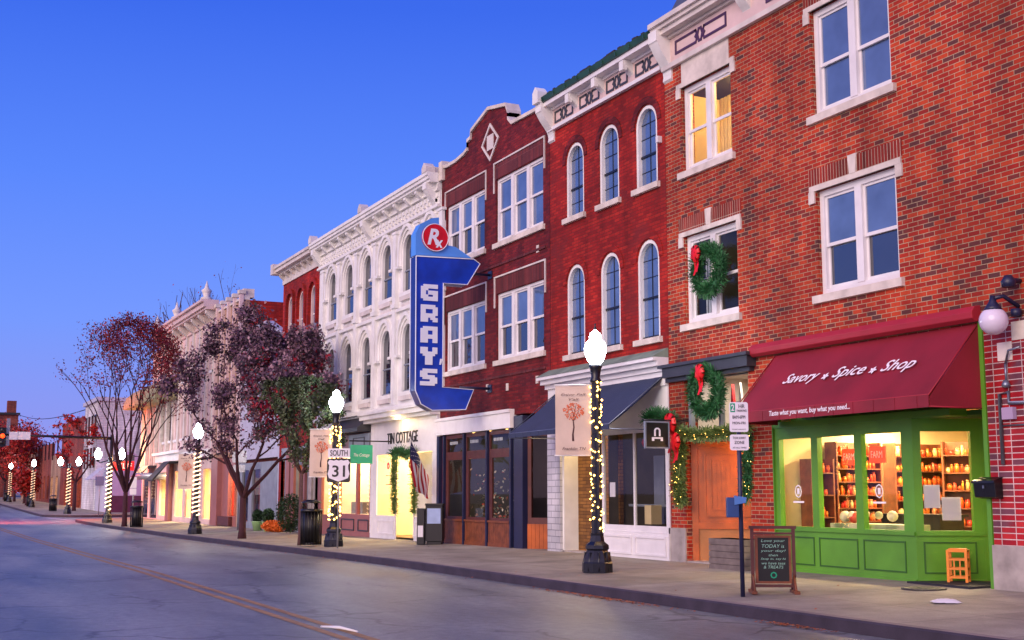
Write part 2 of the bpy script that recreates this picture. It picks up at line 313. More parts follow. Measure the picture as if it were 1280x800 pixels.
rr = t.nodes.new('ShaderNodeMapRange'); rr.inputs['To Min'].default_value = .3; rr.inputs['To Max'].default_value = .6; t.links.new(n1.outputs[0], rr.inputs[0]); t.links.new(rr.outputs[0], b.inputs['Roughness'])
bp = t.nodes.new('ShaderNodeBump'); bp.inputs['Strength'].default_value = .5; bp.inputs['Distance'].default_value = .01; t.links.new(n4.outputs[0], bp.inputs['Height']); t.links.new(bp.outputs[0], b.inputs['Normal'])

# pavement: concrete slabs with joints, stains
m, t, b = nodes('pavement_concrete'); M['pave'] = m
geo = t.nodes.new('ShaderNodeNewGeometry')
br = t.nodes.new('ShaderNodeTexBrick'); br.offset = 0; t.links.new(geo.outputs['Position'], br.inputs['Vector']); br.inputs['Scale'].default_value = 1
br.inputs['Brick Width'].default_value = 1.5; br.inputs['Row Height'].default_value = 1.35; br.inputs['Mortar Size'].default_value = .008
br.inputs['Color1'].default_value = (.86, .86, .86, 1); br.inputs['Color2'].default_value = (1.08, 1.08, 1.08, 1); br.inputs['Mortar'].default_value = (.4, .4, .4, 1)
n1 = t.nodes.new('ShaderNodeTexNoise'); n1.inputs['Scale'].default_value = .9; n1.inputs['Detail'].default_value = 7; n1.inputs['Roughness'].default_value = .65; t.links.new(geo.outputs['Position'], n1.inputs[0])
rp = t.nodes.new('ShaderNodeValToRGB'); t.links.new(n1.outputs[0], rp.inputs[0])
rp.color_ramp.elements[0].position = .3; rp.color_ramp.elements[0].color = (.19, .165, .13, 1); rp.color_ramp.elements[1].position = .7; rp.color_ramp.elements[1].color = (.38, .345, .275, 1)
vs = t.nodes.new('ShaderNodeMixRGB'); vs.blend_type = 'MULTIPLY'; vs.inputs[0].default_value = 1; t.links.new(rp.outputs[0], vs.inputs[1]); t.links.new(br.outputs[0], vs.inputs[2])
n4 = t.nodes.new('ShaderNodeTexNoise'); n4.inputs['Scale'].default_value = 45; t.links.new(geo.outputs['Position'], n4.inputs[0])
g4 = t.nodes.new('ShaderNodeMapRange'); g4.inputs['To Min'].default_value = .75; g4.inputs['To Max'].default_value = 1.25; t.links.new(n4.outputs[0], g4.inputs[0])
v2 = t.nodes.new('ShaderNodeVectorMath'); v2.operation = 'SCALE'; t.links.new(vs.outputs[0], v2.inputs[0]); t.links.new(g4.outputs[0], v2.inputs['Scale'])
t.links.new(v2.outputs[0], b.inputs['Base Color']); b.inputs['Roughness'].default_value = .75
bp = t.nodes.new('ShaderNodeBump'); bp.inputs['Strength'].default_value = .3; bp.inputs['Distance'].default_value = .01; t.links.new(n4.outputs[0], bp.inputs['Height']); t.links.new(bp.outputs[0], b.inputs['Normal'])
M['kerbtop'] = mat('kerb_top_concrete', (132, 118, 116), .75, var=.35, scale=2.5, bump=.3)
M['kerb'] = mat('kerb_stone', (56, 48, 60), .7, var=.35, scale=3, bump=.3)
M['soil'] = mat('far_ground', (60, 56, 60), .9)

# ---------------------------------------------------------------- mesh builder
class MB:
    def __init__(s, O=None, ux=None, uy=None):
        s.v = []; s.f = []; s.m = []; s.mi = 0; s.sm = []; s.smooth = False
        s.fr(O, ux, uy)
    def fr(s, O=None, ux=None, uy=None):
        s.O = Vector(O) if O is not None else None
        s.ux = Vector(ux).normalized() if ux is not None else Vector((1, 0, 0))
        s.uy = Vector(uy).normalized() if uy is not None else Vector((0, 1, 0))
        s.uz = Vector((0, 0, 1)); return s
    def p(s, x, y, z):
        if s.O is None: s.v.append((x, y, z))
        else: s.v.append(tuple(s.O + s.ux * x + s.uy * y + s.uz * z))
        return len(s.v) - 1
    def face(s, ids): s.f.append(tuple(ids)); s.m.append(s.mi); s.sm.append(s.smooth)
    def poly(s, pts): s.face([s.p(*q) for q in pts])
    def box(s, x0, x1, y0, y1, z0, z1):
        if x0 > x1: x0, x1 = x1, x0
        if y0 > y1: y0, y1 = y1, y0
        if z0 > z1: z0, z1 = z1, z0
        i = [s.p(x, y, z) for z in (z0, z1) for y in (y0, y1) for x in (x0, x1)]
        for q in ((0, 2, 3, 1), (4, 5, 7, 6), (0, 1, 5, 4), (2, 6, 7, 3), (0, 4, 6, 2), (1, 3, 7, 5)): s.face([i[k] for k in q])
        return s
    def prism(s, pts, a0, a1, axis='y'):
        """pts 2D; axis y: (x,z) polygon; axis x: (y,z) polygon; axis z: (x,y)"""
        def q(u, v, a): return {'y': (u, a, v), 'x': (a, u, v), 'z': (u, v, a)}[axis]
        A = [s.p(*q(u, v, a0)) for u, v in pts]; B = [s.p(*q(u, v, a1)) for u, v in pts]
        n = len(pts); s.face(A[::-1]); s.face(B)
        for k in range(n): s.face((A[k], A[(k + 1) % n], B[(k + 1) % n], B[k]))
        return s
    def strip(s, out, inn, y0, y1, closed=False):
        """solid band between two matching (x,z) polylines"""
        n = len(out); P = []
        for (a, b), (c, d) in zip(out, inn): P.append((s.p(a, y0, b), s.p(c, y0, d), s.p(c, y1, d), s.p(a, y1, b)))
        rng = range(n) if closed else range(n - 1)
        for k in rng:
            A, B = P[k], P[(k + 1) % n]
            s.face((A[0], B[0], B[1], A[1])); s.face((A[3], A[2], B[2], B[3])); s.face((A[0], A[3], B[3], B[0])); s.face((A[1], B[1], B[2], A[2]))
        if not closed:
            s.face(P[0]); s.face(P[-1][::-1])
        return s
    def tube(s, pts, r, seg=8, cap=True):
        pts = [Vector(q) for q in pts]; rs = r if isinstance(r, (list, tuple)) else [r] * len(pts)
        rings = []; sm = s.smooth; s.smooth = True
        prev = None
        for i, c in enumerate(pts):
            d = (pts[min(i + 1, len(pts) - 1)] - pts[max(i - 1, 0)])
            if d.length < 1e-9: d = Vector((0, 0, 1))
            d.normalize()
            if prev is None: a = d.orthogonal().normalized()
            else:
                a = prev - d * prev.dot(d)
                a = a.normalized() if a.length > 1e-6 else d.orthogonal().normalized()
            prev = a; bq = d.cross(a)
            rings.append([s.p(*(c + (a * math.cos(2 * math.pi * k / seg) + bq * math.sin(2 * math.pi * k / seg)) * rs[i])) for k in range(seg)])
        for A, B in zip(rings, rings[1:]):
            for k in range(seg): s.face((A[k], A[(k + 1) % seg], B[(k + 1) % seg], B[k]))
        s.smooth = sm
        if cap: s.face(rings[0][::-1]); s.face(rings[-1])
        return s
    def lathe(s, prof, c=(0, 0, 0), seg=20, smooth=True):
        sm = s.smooth; s.smooth = smooth; rings = []
        for r, z in prof: rings.append([s.p(c[0] + r * math.cos(2 * math.pi * k / seg), c[1] + r * math.sin(2 * math.pi * k / seg), c[2] + z) for k in range(seg)])
        for A, B in zip(rings, rings[1:]):
            for k in range(seg): s.face((A[k], A[(k + 1) % seg], B[(k + 1) % seg], B[k]))
        s.smooth = False; s.face(rings[0][::-1]); s.face(rings[-1]); s.smooth = sm
        return s
    def ball(s, c, r, seg=12, rings=8, sq=1):
        prof = [(max(1e-4, r * math.sin(math.pi * k / rings)), -r * sq * math.cos(math.pi * k / rings)) for k in range(rings + 1)]
        return s.lathe(prof, c, seg)
    def octa(s, c, r):
        i = [s.p(c[0] + a * r, c[1] + b_ * r, c[2] + d * r) for a, b_, d in ((1, 0, 0), (0, 1, 0), (-1, 0, 0), (0, -1, 0), (0, 0, 1), (0, 0, -1))]
        for k in range(4): s.face((i[k], i[(k + 1) % 4], i[4])); s.face((i[(k + 1) % 4], i[k], i[5]))
    def leaf(s, c, sz, rnd=random, asp=.6):
        d = Vector((rnd.gauss(0, 1), rnd.gauss(0, 1), rnd.gauss(0, 1))).normalized(); a = d.orthogonal().normalized(); bq = d.cross(a)
        th = rnd.random() * 6.28; a, bq = a * math.cos(th) + bq * math.sin(th), bq * math.cos(th) - a * math.sin(th)
        c = Vector(c); e = sz * asp
        s.face([s.p(*(c - a * sz)), s.p(*(c + bq * e)), s.p(*(c + a * sz)), s.p(*(c - bq * e))])
    def wall(s, x0, x1, z0, z1, ops, y0, y1):
        """solid wall with rectangular or round-headed ('a' as 5th item) openings"""
        xs = sorted({x0, x1, *[o[0] for o in ops], *[o[1] for o in ops]}); zs = sorted({z0, z1, *[o[2] for o in ops], *[o[3] for o in ops]})
        xs = [x for x in xs if x0 <= x <= x1]; zs = [z for z in zs if z0 <= z <= z1]
        def hole(x, z): return any(o[0] < x < o[1] and o[2] < z < o[3] for o in ops)
        for xa, xb in zip(xs, xs[1:]):
            za = None
            for k in range(len(zs) - 1):
                h = hole((xa + xb) / 2, (zs[k] + zs[k + 1]) / 2)
                if not h and za is None: za = zs[k]
                if za is not None and (h or k == len(zs) - 2):
                    zb = zs[k] if h else zs[k + 1]
                    s.poly([(xa, y0, za), (xb, y0, za), (xb, y0, zb), (xa, y0, zb)]); s.poly([(xa, y1, za), (xa, y1, zb), (xb, y1, zb), (xb, y1, za)])
                    za = None
        for q in ([(x0, y0, z0), (x0, y0, z1), (x0, y1, z1), (x0, y1, z0)], [(x1, y0, z0), (x1, y1, z0), (x1, y1, z1), (x1, y0, z1)], [(x0, y0, z1), (x1, y0, z1), (x1, y1, z1), (x0, y1, z1)]): s.poly(q)
        for o in ops:
            a, b_, c, d = o[:4]
            s.poly([(a, y0, c), (a, y0, d), (a, y1, d), (a, y1, c)][::-1]); s.poly([(b_, y0, c), (b_, y0, d), (b_, y1, d), (b_, y1, c)])
            s.poly([(a, y0, c), (a, y1, c), (b_, y1, c), (b_, y0, c)][::-1])
            if len(o) < 5: s.poly([(a, y0, d), (a, y1, d), (b_, y1, d), (b_, y0, d)])
            else:
                r = (b_ - a) / 2; cx = (a + b_) / 2; zs_ = d - r; n = 10
                arc = [(cx - r * math.cos(math.pi * k / n), zs_ + r * math.sin(math.pi * k / n)) for k in range(n + 1)]
                for (u, v), (u2, v2) in zip(arc, arc[1:]):
                    for y in (y0, y1): s.poly([(u, y, v), (u2, y, v2), (u2, y, d), (u, y, d)])
                    s.poly([(u, y0, v), (u, y1, v), (u2, y1, v2), (u2, y0, v2)])
        return s

WL = {}
def tag(o, label=None, cat=None, group=None, kind=None):
    if label: o['label'] = label
    if cat: o['category'] = cat
    if group: o['group'] = group
    if kind: o['kind'] = kind
    return o
def thing(name, label, cat, loc=(0, 0, 0), group=None):
    o = bpy.data.objects.new(name, None); COL.objects.link(o); o.location = loc; o.empty_display_size = .2
    WL[o.name] = Vector(loc); return tag(o, label, cat, group)
def part(name, mb, ms, parent=None, bevel=0):
    if not mb.v: return None
    me = bpy.data.meshes.new(name)
    w = WL.get(parent.name, Vector((0, 0, 0))) if parent is not None else Vector((0, 0, 0))
    loc = Vector((0, 0, 0))
    if parent is None:   # a top-level mesh gets its origin at its foot
        n = len(mb.v); loc = Vector((sum(q[0] for q in mb.v) / n, sum(q[1] for q in mb.v) / n, min(q[2] for q in mb.v)))
        w = loc
    me.from_pydata([(a - w.x, b_ - w.y, c - w.z) for a, b_, c in mb.v], [], mb.f)
    if not isinstance(ms, (list, tuple)): ms = [ms]
    for m_ in ms: me.materials.append(M[m_] if isinstance(m_, str) else m_)
    me.polygons.foreach_set('material_index', mb.m); me.polygons.foreach_set('use_smooth', mb.sm); me.update()
    o = bpy.data.objects.new(name, me); COL.objects.link(o)
    if parent is not None: o.parent = parent
    else: o.location = loc
    WL[o.name] = w
    if bevel:
        bv = o.modifiers.new('bevel', 'BEVEL'); bv.width = bevel; bv.segments = 2; bv.limit_method = 'ANGLE'; bv.angle_limit = R(40)
    return o
def parts(name, mb, ms, parent, bevel=0):
    """like part(), but every piece of the mesh that hangs together becomes a part of its own"""
    up = list(range(len(mb.v)))
    def fd(i):
        while up[i] != i: up[i] = up[up[i]]; i = up[i]
        return i
    for f in mb.f:
        a = fd(f[0])
        for j in f[1:]: up[fd(j)] = a
    gr = {}
    for k, f in enumerate(mb.f): gr.setdefault(fd(f[0]), []).append(k)
    out_ = []
    for ks in gr.values():
        m = MB(); mp = {}
        for k in ks:
            ids = []
            for i in mb.f[k]:
                if i not in mp: mp[i] = len(m.v); m.v.append(mb.v[i])
                ids.append(mp[i])
            m.f.append(tuple(ids)); m.m.append(mb.m[k]); m.sm.append(mb.sm[k])
        out_.append(part(name, m, ms, parent, bevel))
    return out_
def copy_tree(o, parent=None, loc=None):
    c = o.copy(); COL.objects.link(c)
    if parent is not None: c.parent = parent
    for ch in list(o.children): copy_tree(ch, c)
    if loc is not None: c.location = loc
    return c
_TXT = {}
def text(name, s, O, ux, uy, w, h, m_, parent=None, shear=0, off=.0, depth=.003, mirror=False):
    """lettering fitted to a w x h box whose lower left corner is O, running along ux, rising along uy"""
    cu = bpy.data.curves.new('t', 'FONT'); cu.body = s; cu.size = 1; cu.shear = shear; cu.offset = off; cu.resolution_u = 3; cu.extrude = .001
    ob = bpy.data.objects.new('t', cu); COL.objects.link(ob)
    me = bpy.data.meshes.new_from_object(ob.evaluated_get(bpy.context.evaluated_depsgraph_get()))
    bpy.data.objects.remove(ob); bpy.data.curves.remove(cu)
    xs = [v.co.x for v in me.vertices]; ys = [v.co.y for v in me.vertices]; x0, x1, y0, y1 = min(xs), max(xs), min(ys), max(ys)
    O = Vector(O); ux = Vector(ux).normalized(); uy = Vector(uy).normalized(); un = ux.cross(uy)
    mb = MB()
    for v in me.vertices:
        u = (v.co.x - x0) / (x1 - x0) * w; q = (v.co.y - y0) / max(y1 - y0, 1e-6) * h
        if mirror: u = w - u
        mb.p(*(O + ux * u + uy * q + un * (depth if v.co.z > 0 else 0)))
    for p_ in me.polygons: mb.face(tuple(p_.vertices))
    bpy.data.meshes.remove(me)
    return part(name, mb, m_, parent)

# ================================================================ ground
def gsheet(name, m_, x0, x1, dx, ys, zf, kind='structure', top=True):
    mb = MB(); nx = int(round((x1 - x0) / dx)); rows = []
    for i in range(nx + 1):
        x = x0 + (x1 - x0) * i / nx; rows.append([mb.p(x, y, zf(x, y)) for y in ys])
    for A, B in zip(rows, rows[1:]):
        for k in range(len(ys) - 1): mb.face((A[k], B[k], B[k + 1], A[k + 1]))
    o = part(name, mb, m_); tag(o, kind=kind); return o
gsheet('ground', 'soil', -900, 300, 10, [-600, -60, 0, 60, 600], lambda x, y: G(x) - .03)
KY = 9.4
gsheet('road', 'asphalt', -400, 60, 5, [-9, 0, 4.4, KY + .1, 13, 40], lambda x, y: G(x) + (.0 if y < 12 else .0))
gsheet('yellow_centre_line', 'yellowline', -130, 40, 5, [4.20, 4.31], lambda x, y: G(x) + .005)
gsheet('yellow_centre_line', 'yellowline', -130, 40, 5, [4.44, 4.55], lambda x, y: G(x) + .005)
# near block pavement with rounded corner at the cross street, kerb round it
CX0, CX1, CR_ = -83.5, 30.0, 3.2
def kerb_line(side):
    """points (x, y) along the kerb face, from the right end to the corner and up the side street"""
    if side == 'near':
        pts = [(CX1, KY)] + [(x, KY) for x in range(25, int(CX0 + CR_), -5)]
        pts += [(CX0 + CR_ - CR_ * math.sin(a), KY + CR_ - CR_ * math.cos(a)) for a in [math.pi / 2 * k / 8 for k in range(9)]]
        pts += [(CX0, 20), (CX0, 34)]
    else:
        c = -92.5
        pts = [(-400, KY - .6)] + [(x, KY - .6) for x in range(-380, -96, 12)]
        pts += [(c - 3 + 3 * math.sin(a), KY - .6 + 3 - 3 * math.cos(a)) for a in [math.pi / 2 * k / 8 for k in range(9)]]
        pts += [(c, 20), (c, 34)]
    return pts
def pavement(name, side):
    pts = kerb_line(side); mb = MB(); kb = MB()
    def off(i, d):
        a = Vector(pts[max(i - 1, 0)]); b_ = Vector(pts[min(i + 1, len(pts) - 1)]); t_ = (b_ - a).normalized()
        n = Vector((-t_.y, t_.x)) * (-1 if side == 'near' else 1)
        return Vector(pts[i]) + n * d
    inner = [off(i, .16) for i in range(len(pts))]
    A = [(kb.p(x, y, G(x) - .05), kb.p(x, y, G(x) + .13), kb.p(x + (i_[0] - x) * .12, y + (i_[1] - y) * .12, G(x) + .15), kb.p(i_[0], i_[1], G(x) + .15)) for (x, y), i_ in zip(pts, inner)]
    for a, b_ in zip(A, A[1:]):
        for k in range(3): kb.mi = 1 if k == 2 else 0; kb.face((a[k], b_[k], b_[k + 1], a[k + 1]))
    B = []
    for i_ in inner:
        x, y = i_
        B.append([mb.p(x, y, G(x) + .149)] + [mb.p(x, yy, SW(x, yy)) for yy in (max(D, y + .02), max(15.5, y + .04), max(30, y + .1), 36)])
    for a, b_ in zip(B, B[1:]):
        for k in range(4): mb.face((a[k], b_[k], b_[k + 1], a[k + 1]))
    o = part('pavement', mb, 'pave'); tag(o, kind='structure')
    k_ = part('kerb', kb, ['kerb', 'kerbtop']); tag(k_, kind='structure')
pavement('pavement', 'near'); pavement('pavement', 'far')
# stop bar of the side street and an iron cover in the pavement
mb = MB(); mb.poly([(-92, 8.6, G(-92) + .006), (-85, 9.5, G(-85) + .006), (-85, 9.9, G(-85) + .006), (-92, 9.0, G(-92) + .006)]); tag(part('white_stop_line', mb, 'whiteline'), kind='structure')
x_, y_ = GR(1155, 738, .2)
mb = MB(); mb.lathe([(.3, 0), (.3, .012), (.27, .018)], (x_, y_, SW(x_, y_)), 24); tag(part('utility_cover', mb, 'concrete_iron'), 'round iron utility cover in the pavement before the green shop corner', 'utility cover')
x_, y_ = GR(425, 789, 0)
mb = MB()
mb.tube([(x_ - .38, y_ - .1, .02), (x_ - .1, y_ + .03, .03), (x_ + .3, y_ + .1, .02)], [.012, .02, .01], 6)
tag(part('plastic_strip', mb, 'white'), 'thin white plastic strip lying on the double yellow line', 'litter')

# ================================================================ building helpers
def frame_rect(mb, x0, x1, z0, z1, t, y0, y1):
    mb.box(x0, x1, y0, y1, z0, z0 + t); mb.box(x0, x1, y0, y1, z1 - t, z1)
    mb.box(x0, x0 + t, y0, y1, z0 + t, z1 - t); mb.box(x1 - t, x1, y0, y1, z0 + t, z1 - t)
def dh_window(b, x0, x1, z0, z1, n=2, fm='white', gm='glass', cas=.09, mull=.13, y=D + .08, sill='stone', sproj=.07, sext=.1, midf=.5, label=None, gm2=None):
    """row of double-hung sashes in one frame"""
    mb = MB(); gl = MB(); frame_rect(mb, x0, x1, z0, z1, cas, y, y + .12)
    wdt = (x1 - x0 - 2 * cas - (n - 1) * mull) / n; zm = z0 + cas + (z1 - z0 - 2 * cas) * midf
    for k in range(n):
        a = x0 + cas + k * (wdt + mull); c = a + wdt
        if k: mb.box(a - mull, a, y - .012, y + .12, z0 + cas, z1 - cas)
        t = .045
        mb.box(a, c, y + .03, y + .075, zm - .025, zm + .03)
        mb.box(a, a + t, y + .034, y + .07, zm + .03, z1 - cas); mb.box(c - t, c, y + .034, y + .07, zm + .03, z1 - cas); mb.box(a + t, c - t, y + .034, y + .07, z1 - cas - t, z1 - cas)
        mb.box(a, a + t, y + .064, y + .1, z0 + cas, zm - .025); mb.box(c - t, c, y + .064, y + .1, z0 + cas, zm - .025); mb.box(a + t, c - t, y + .064, y + .1, z0 + cas, z0 + cas + t * 1.4)
        gl.poly([(a + t, y + .055, zm + .03), (c - t, y + .055, zm + .03), (c - t, y + .055, z1 - cas - t), (a + t, y + .055, z1 - cas - t)])
        gl.mi = 1; gl.poly([(a + t, y + .085, z0 + cas + t * 1.4), (c - t, y + .085, z0 + cas + t * 1.4), (c - t, y + .085, zm - .025), (a + t, y + .085, zm - .025)]); gl.mi = 0
    wn = part('window', mb, fm, b); part('pane', gl, [gm, gm2 or gm], wn)
    if sill:
        s_ = MB(); s_.box(x0 - sext, x1 + sext, D - sproj, y + .1, z0 - .13, z0 - .002); part('sill', s_, sill, wn)
    return wn
def arc_pts(cx, zs, r, n=14): return [(cx - r * math.cos(math.pi * k / n), zs + r * math.sin(math.pi * k / n)) for k in range(n + 1)]
def arch_window(b, x0, x1, z0, z1, fm='cream', gm='glass', mm='black', t=.075, y=D + .05, grid=True, sill='stone', pm=None):
    r = (x1 - x0) / 2; cx = (x0 + x1) / 2; zs = z1 - r
    o = [(x0, z0)] + arc_pts(cx, zs, r) + [(x1, z0)]; i = [(x0 + t, z0)] + arc_pts(cx, zs, r - t) + [(x1 - t, z0)]
    mb = MB().strip(o, i, y - .03, y + .1); wn = part('window', mb, fm, b)
    gl = MB(); gl.poly([(a, y + .06, c) for a, c in i]); part('pane', gl, gm, wn)
    mu = MB(); zm = z0 + (zs - z0) * .52; q = t
    mu.box(x0 + q, x1 - q, y + .03, y + .055, zm - .022, zm + .022); mu.box(x0 + q, x1 - q, y + .02, y + .055, z0, z0 + .06)
    if grid:
        mu.box(cx - .008, cx + .008, y + .045, y + .057, z0 + .06, zm - .022); mu.box(cx - .008, cx + .008, y + .045, y + .057, zm + .022, z1 - q - .01)
        for zz in (z0 + (zm - z0) * .5, zm + (z1 - zm) * .36, zm + (z1 - zm) * .66):
            hw = r - q if zz < zs else math.sqrt(max(.01, (r - q) ** 2 - (zz - zs) ** 2))
            mu.box(cx - hw, cx + hw, y + .047, y + .056, zz - .007, zz + .007)
    part('glazing_bars', mu, mm, wn)
    if sill: s_ = MB(); s_.box(x0 - .09, x1 + .09, D - .08, y + .1, z0 - .12, z0 - .002); part('sill', s_, sill, wn)
    return wn
def shell(b, x0, x1, ztop, ops, wm, depth=12, zb=-.2, side='roofing', roofz=None, th=.3, sidem=None):
    mb = MB().wall(x0, x1, zb, ztop, ops, D, D + th); part('wall', mb, wm, b)
    s_ = MB(); rz = roofz or ztop - .35
    s_.box(x0, x0 + .25, D + th, D + depth, zb, ztop - .02); s_.box(x1 - .25, x1, D + th, D + depth, zb, ztop - .02); s_.box(x0 + .25, x1 - .25, D + depth - .25, D + depth, zb, ztop - .3)
    part('side_wall', s_, sidem or wm, b)
    r_ = MB(); r_.box(x0 + .25, x1 - .25, D + th, D + depth - .25, rz - .2, rz); part('roof', r_, 'roofing', b)
def room(b, x0, x1, y0, y1, z0, z1, wm='plaster', fm='intfloor', power=60, col=(1, .8, .5), n=1, name='room', strip=True, lz=None):
    """the lit room behind a shop front: walls, floor, ceiling and its lamps"""
    mb = MB(); mb.mi = 0
    mb.poly([(x0, y1, z0), (x1, y1, z0), (x1, y1, z1), (x0, y1, z1)][::-1]); mb.poly([(x0, y0, z0), (x0, y1, z0), (x0, y1, z1), (x0, y0, z1)]); mb.poly([(x1, y0, z0), (x1, y0, z1), (x1, y1, z1), (x1, y1, z0)])
    mb.poly([(x0, y0, z1), (x0, y1, z1), (x1, y1, z1), (x1, y0, z1)]); mb.mi = 1; mb.poly([(x0, y0, z0), (x1, y0, z0), (x1, y1, z0), (x0, y1, z0)])
    rm = part('interior', mb, [wm, fm], b)
    if power:
        for k in range(n):
            xx = x0 + (x1 - x0) * (k + .5) / n
            ld = bpy.data.lights.new('shop_lamp', 'AREA'); ld.shape = 'RECTANGLE'; ld.size = min(1.6, (x1 - x0) / n * .6); ld.size_y = .5; ld.energy = power / n; ld.color = col
            lo = bpy.data.objects.new('shop_lamp', ld); COL.objects.link(lo); lo.parent = rm
            lo.location = Vector((xx, y0 + (y1 - y0) * .4, (lz or z1) - .06)) - WL[rm.name]
        if strip:
            t_ = MB()
            for k in range(n * 2):
                xx = x0 + (x1 - x0) * (k + .5) / (n * 2); t_.lathe([(.05, -.1), (.07, -.04), (.04, 0)], (xx, y0 + .5, z1 - .02), 10)
            part('ceiling_lamp', t_, 'tube', rm)
    return rm
def cornice(mb, x0, x1, steps, ret=0.0):
    """steps: (z0, z1, projection before the facade)"""
    for z0, z1, p_ in steps: mb.box(x0 - ret, x1 + ret, D - p_, D + .02, z0, z1)
    return mb
def bracket(mb, x, w, z0, z1, p_):
    """scrolled console: deep at the top, thin at the foot"""
    n = 8; pr = [(D + .0, z1), (D - p_, z1), (D - p_, z1 - (z1 - z0) * .22)]
    for k in range(n + 1):
        t_ = k / n; pr.append((D - p_ * (.82 * (1 - t_) ** 1.8 + .12 + .08 * math.sin(t_ * 6.28)), z1 - (z1 - z0) * (.24 + .72 * t_)))
    pr.append((D + .0, z0)); mb.prism(pr, x - w / 2, x + w / 2, 'x')
def frieze_motif(mb, x0, x1, z0, z1, y):
    """raised outline of a panel broken by a hexagon between two arrow notches"""
    t = .05; xc = (x0 + x1) / 2; h = z1 - z0; zc = (z0 + z1) / 2; g = h * .8
    def line(pts, closed=False):
        n = len(pts)
        for k in range(n if closed else n - 1):
            a = Vector(pts[k]); c = Vector(pts[(k + 1) % n]); d = (c - a).normalized(); q = Vector((-d.y, d.x)) * t / 2
            a = a - d * t * .45; c = c + d * t * .45
            yy = y - .001 * (k % 3)
            mb.prism([tuple(a + q), tuple(c + q), tuple(c - q), tuple(a - q)], yy - .014, yy, 'y')
    line([(xc - g * .75, z1), (x0, z1), (x0, z0), (xc - g * .75, z0), (xc - g * .55, z0 + h * .3), (xc - g * .8, zc), (xc - g * .55, z1 - h * .3), (xc - g * .75, z1)])
    line([(xc + g * .75, z1), (x1, z1), (x1, z0), (xc + g * .75, z0), (xc + g * .55, z0 + h * .3), (xc + g * .8, zc), (xc + g * .55, z1 - h * .3), (xc + g * .75, z1)])
    line([(xc - g * .2, z1), (xc + g * .2, z1), (xc + g * .42, zc), (xc + g * .2, z0), (xc - g * .2, z0), (xc - g * .42, zc)], True)
ext = Vector

# ================================================================ the tall orange-red brick building on the right
x3a, x3b = -20.8, -8.6
B = thing('brick_building', 'tall orange and red brick building with the burgundy awning and green shop front', 'building', (x3a, D, 0))
wt = [(-16.24, -14.36, 7.78, 9.62), (-16.24, -14.36, 4.74, 6.5), (-20.2, -18.55, 7.74, 9.46), (-20.2, -18.47, 4.74, 6.46)]
XA0, XA1 = X(857, 600), X(938, 600); XB0, XB1 = X(967, 600), X(1239, 600)
ops = [w_ for w_ in wt] + [(XA0, XA1, -.1, 3.72), (XB0, XB1, -.1, 3.5)]
shell(B, x3a, x3b, 10.02, ops, 'brick')
for k, (a, c, e, f) in enumerate(wt):
    gm = {0: 'glass_blind', 1: 'glass_blind', 2: 'glass_lit', 3: 'glass_lit'}[k]
    wn = dh_window(B, a, c, e, f, 2, 'white', gm, cas=.1, mull=.16, sill='stone', midf=.47, gm2='glass' if k == 1 else None)
    l_ = MB(); l_.box(a - .14, c + .14, D - .03, D + .05, f, f + .09); l_.box(a - .16, a - .015, D - .03, D + .05, f - .2, f - .002); l_.box(c + .015, c + .16, D - .03, D + .05, f - .2, f - .002)
    part('lintel', l_, 'stone', wn)
    if k != 2:
        l_ = MB(); l_.box(a - .16, (a + c) / 2 - .09, D - .012, D + .05, f + .092, f + .38); l_.box((a + c) / 2 + .09, c + .16, D - .012, D + .05, f + .092, f + .38); part('soldier_course', l_, 'brick_soldier', wn)
        l_ = MB(); l_.prism([((a + c) / 2 - .07, f + .092), ((a + c) / 2 + .07, f + .092), ((a + c) / 2 + .1, f + .4), ((a + c) / 2 - .1, f + .4)], D - .035, D + .05); part('keystone', l_, 'stone', wn)
    else:
        l_ = MB(); l_.box(a + .03, c - .03, D - .015, D + .05, f + .092, f + .5); part('stone_panel', l_, 'stone', wn)
# second window's lower sashes: darker glass, a dark reflection put into the colour
room(B, -20.5, -18.3, D + .31, D + 1.3, 7.4, 9.95, 'plaster', 'intfloor', 0)
ld = bpy.data.lights.new('room_lamp', 'POINT'); ld.energy = 150; ld.color = (1, .62, .22); ld.shadow_soft_size = .1
lo = bpy.data.objects.new('room_lamp', ld); COL.objects.link(lo); lo.parent = B; lo.location = Vector((-19.1, D + .8, 9.45)) - WL[B.name]
c_ = MB()
for k in range(34): c_.box(-20.48 + k * .06, -20.56 + k * .06, D + 1.1 + .03 * (k % 2), D + 1.14 + .03 * (k % 2), 7.45, 9.8)
part('curtain', c_, 'plaster', B)
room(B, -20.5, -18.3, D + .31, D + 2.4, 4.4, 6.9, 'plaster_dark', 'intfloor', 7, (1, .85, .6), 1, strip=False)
c_ = MB()
for k in range(9): c_.box(-19.98 + k * .055, -19.94 + k * .055, D + .34 + .02 * (k % 2), D + .36 + .02 * (k % 2), 4.85, 6.36)
part('curtain', c_, 'curtain', B)
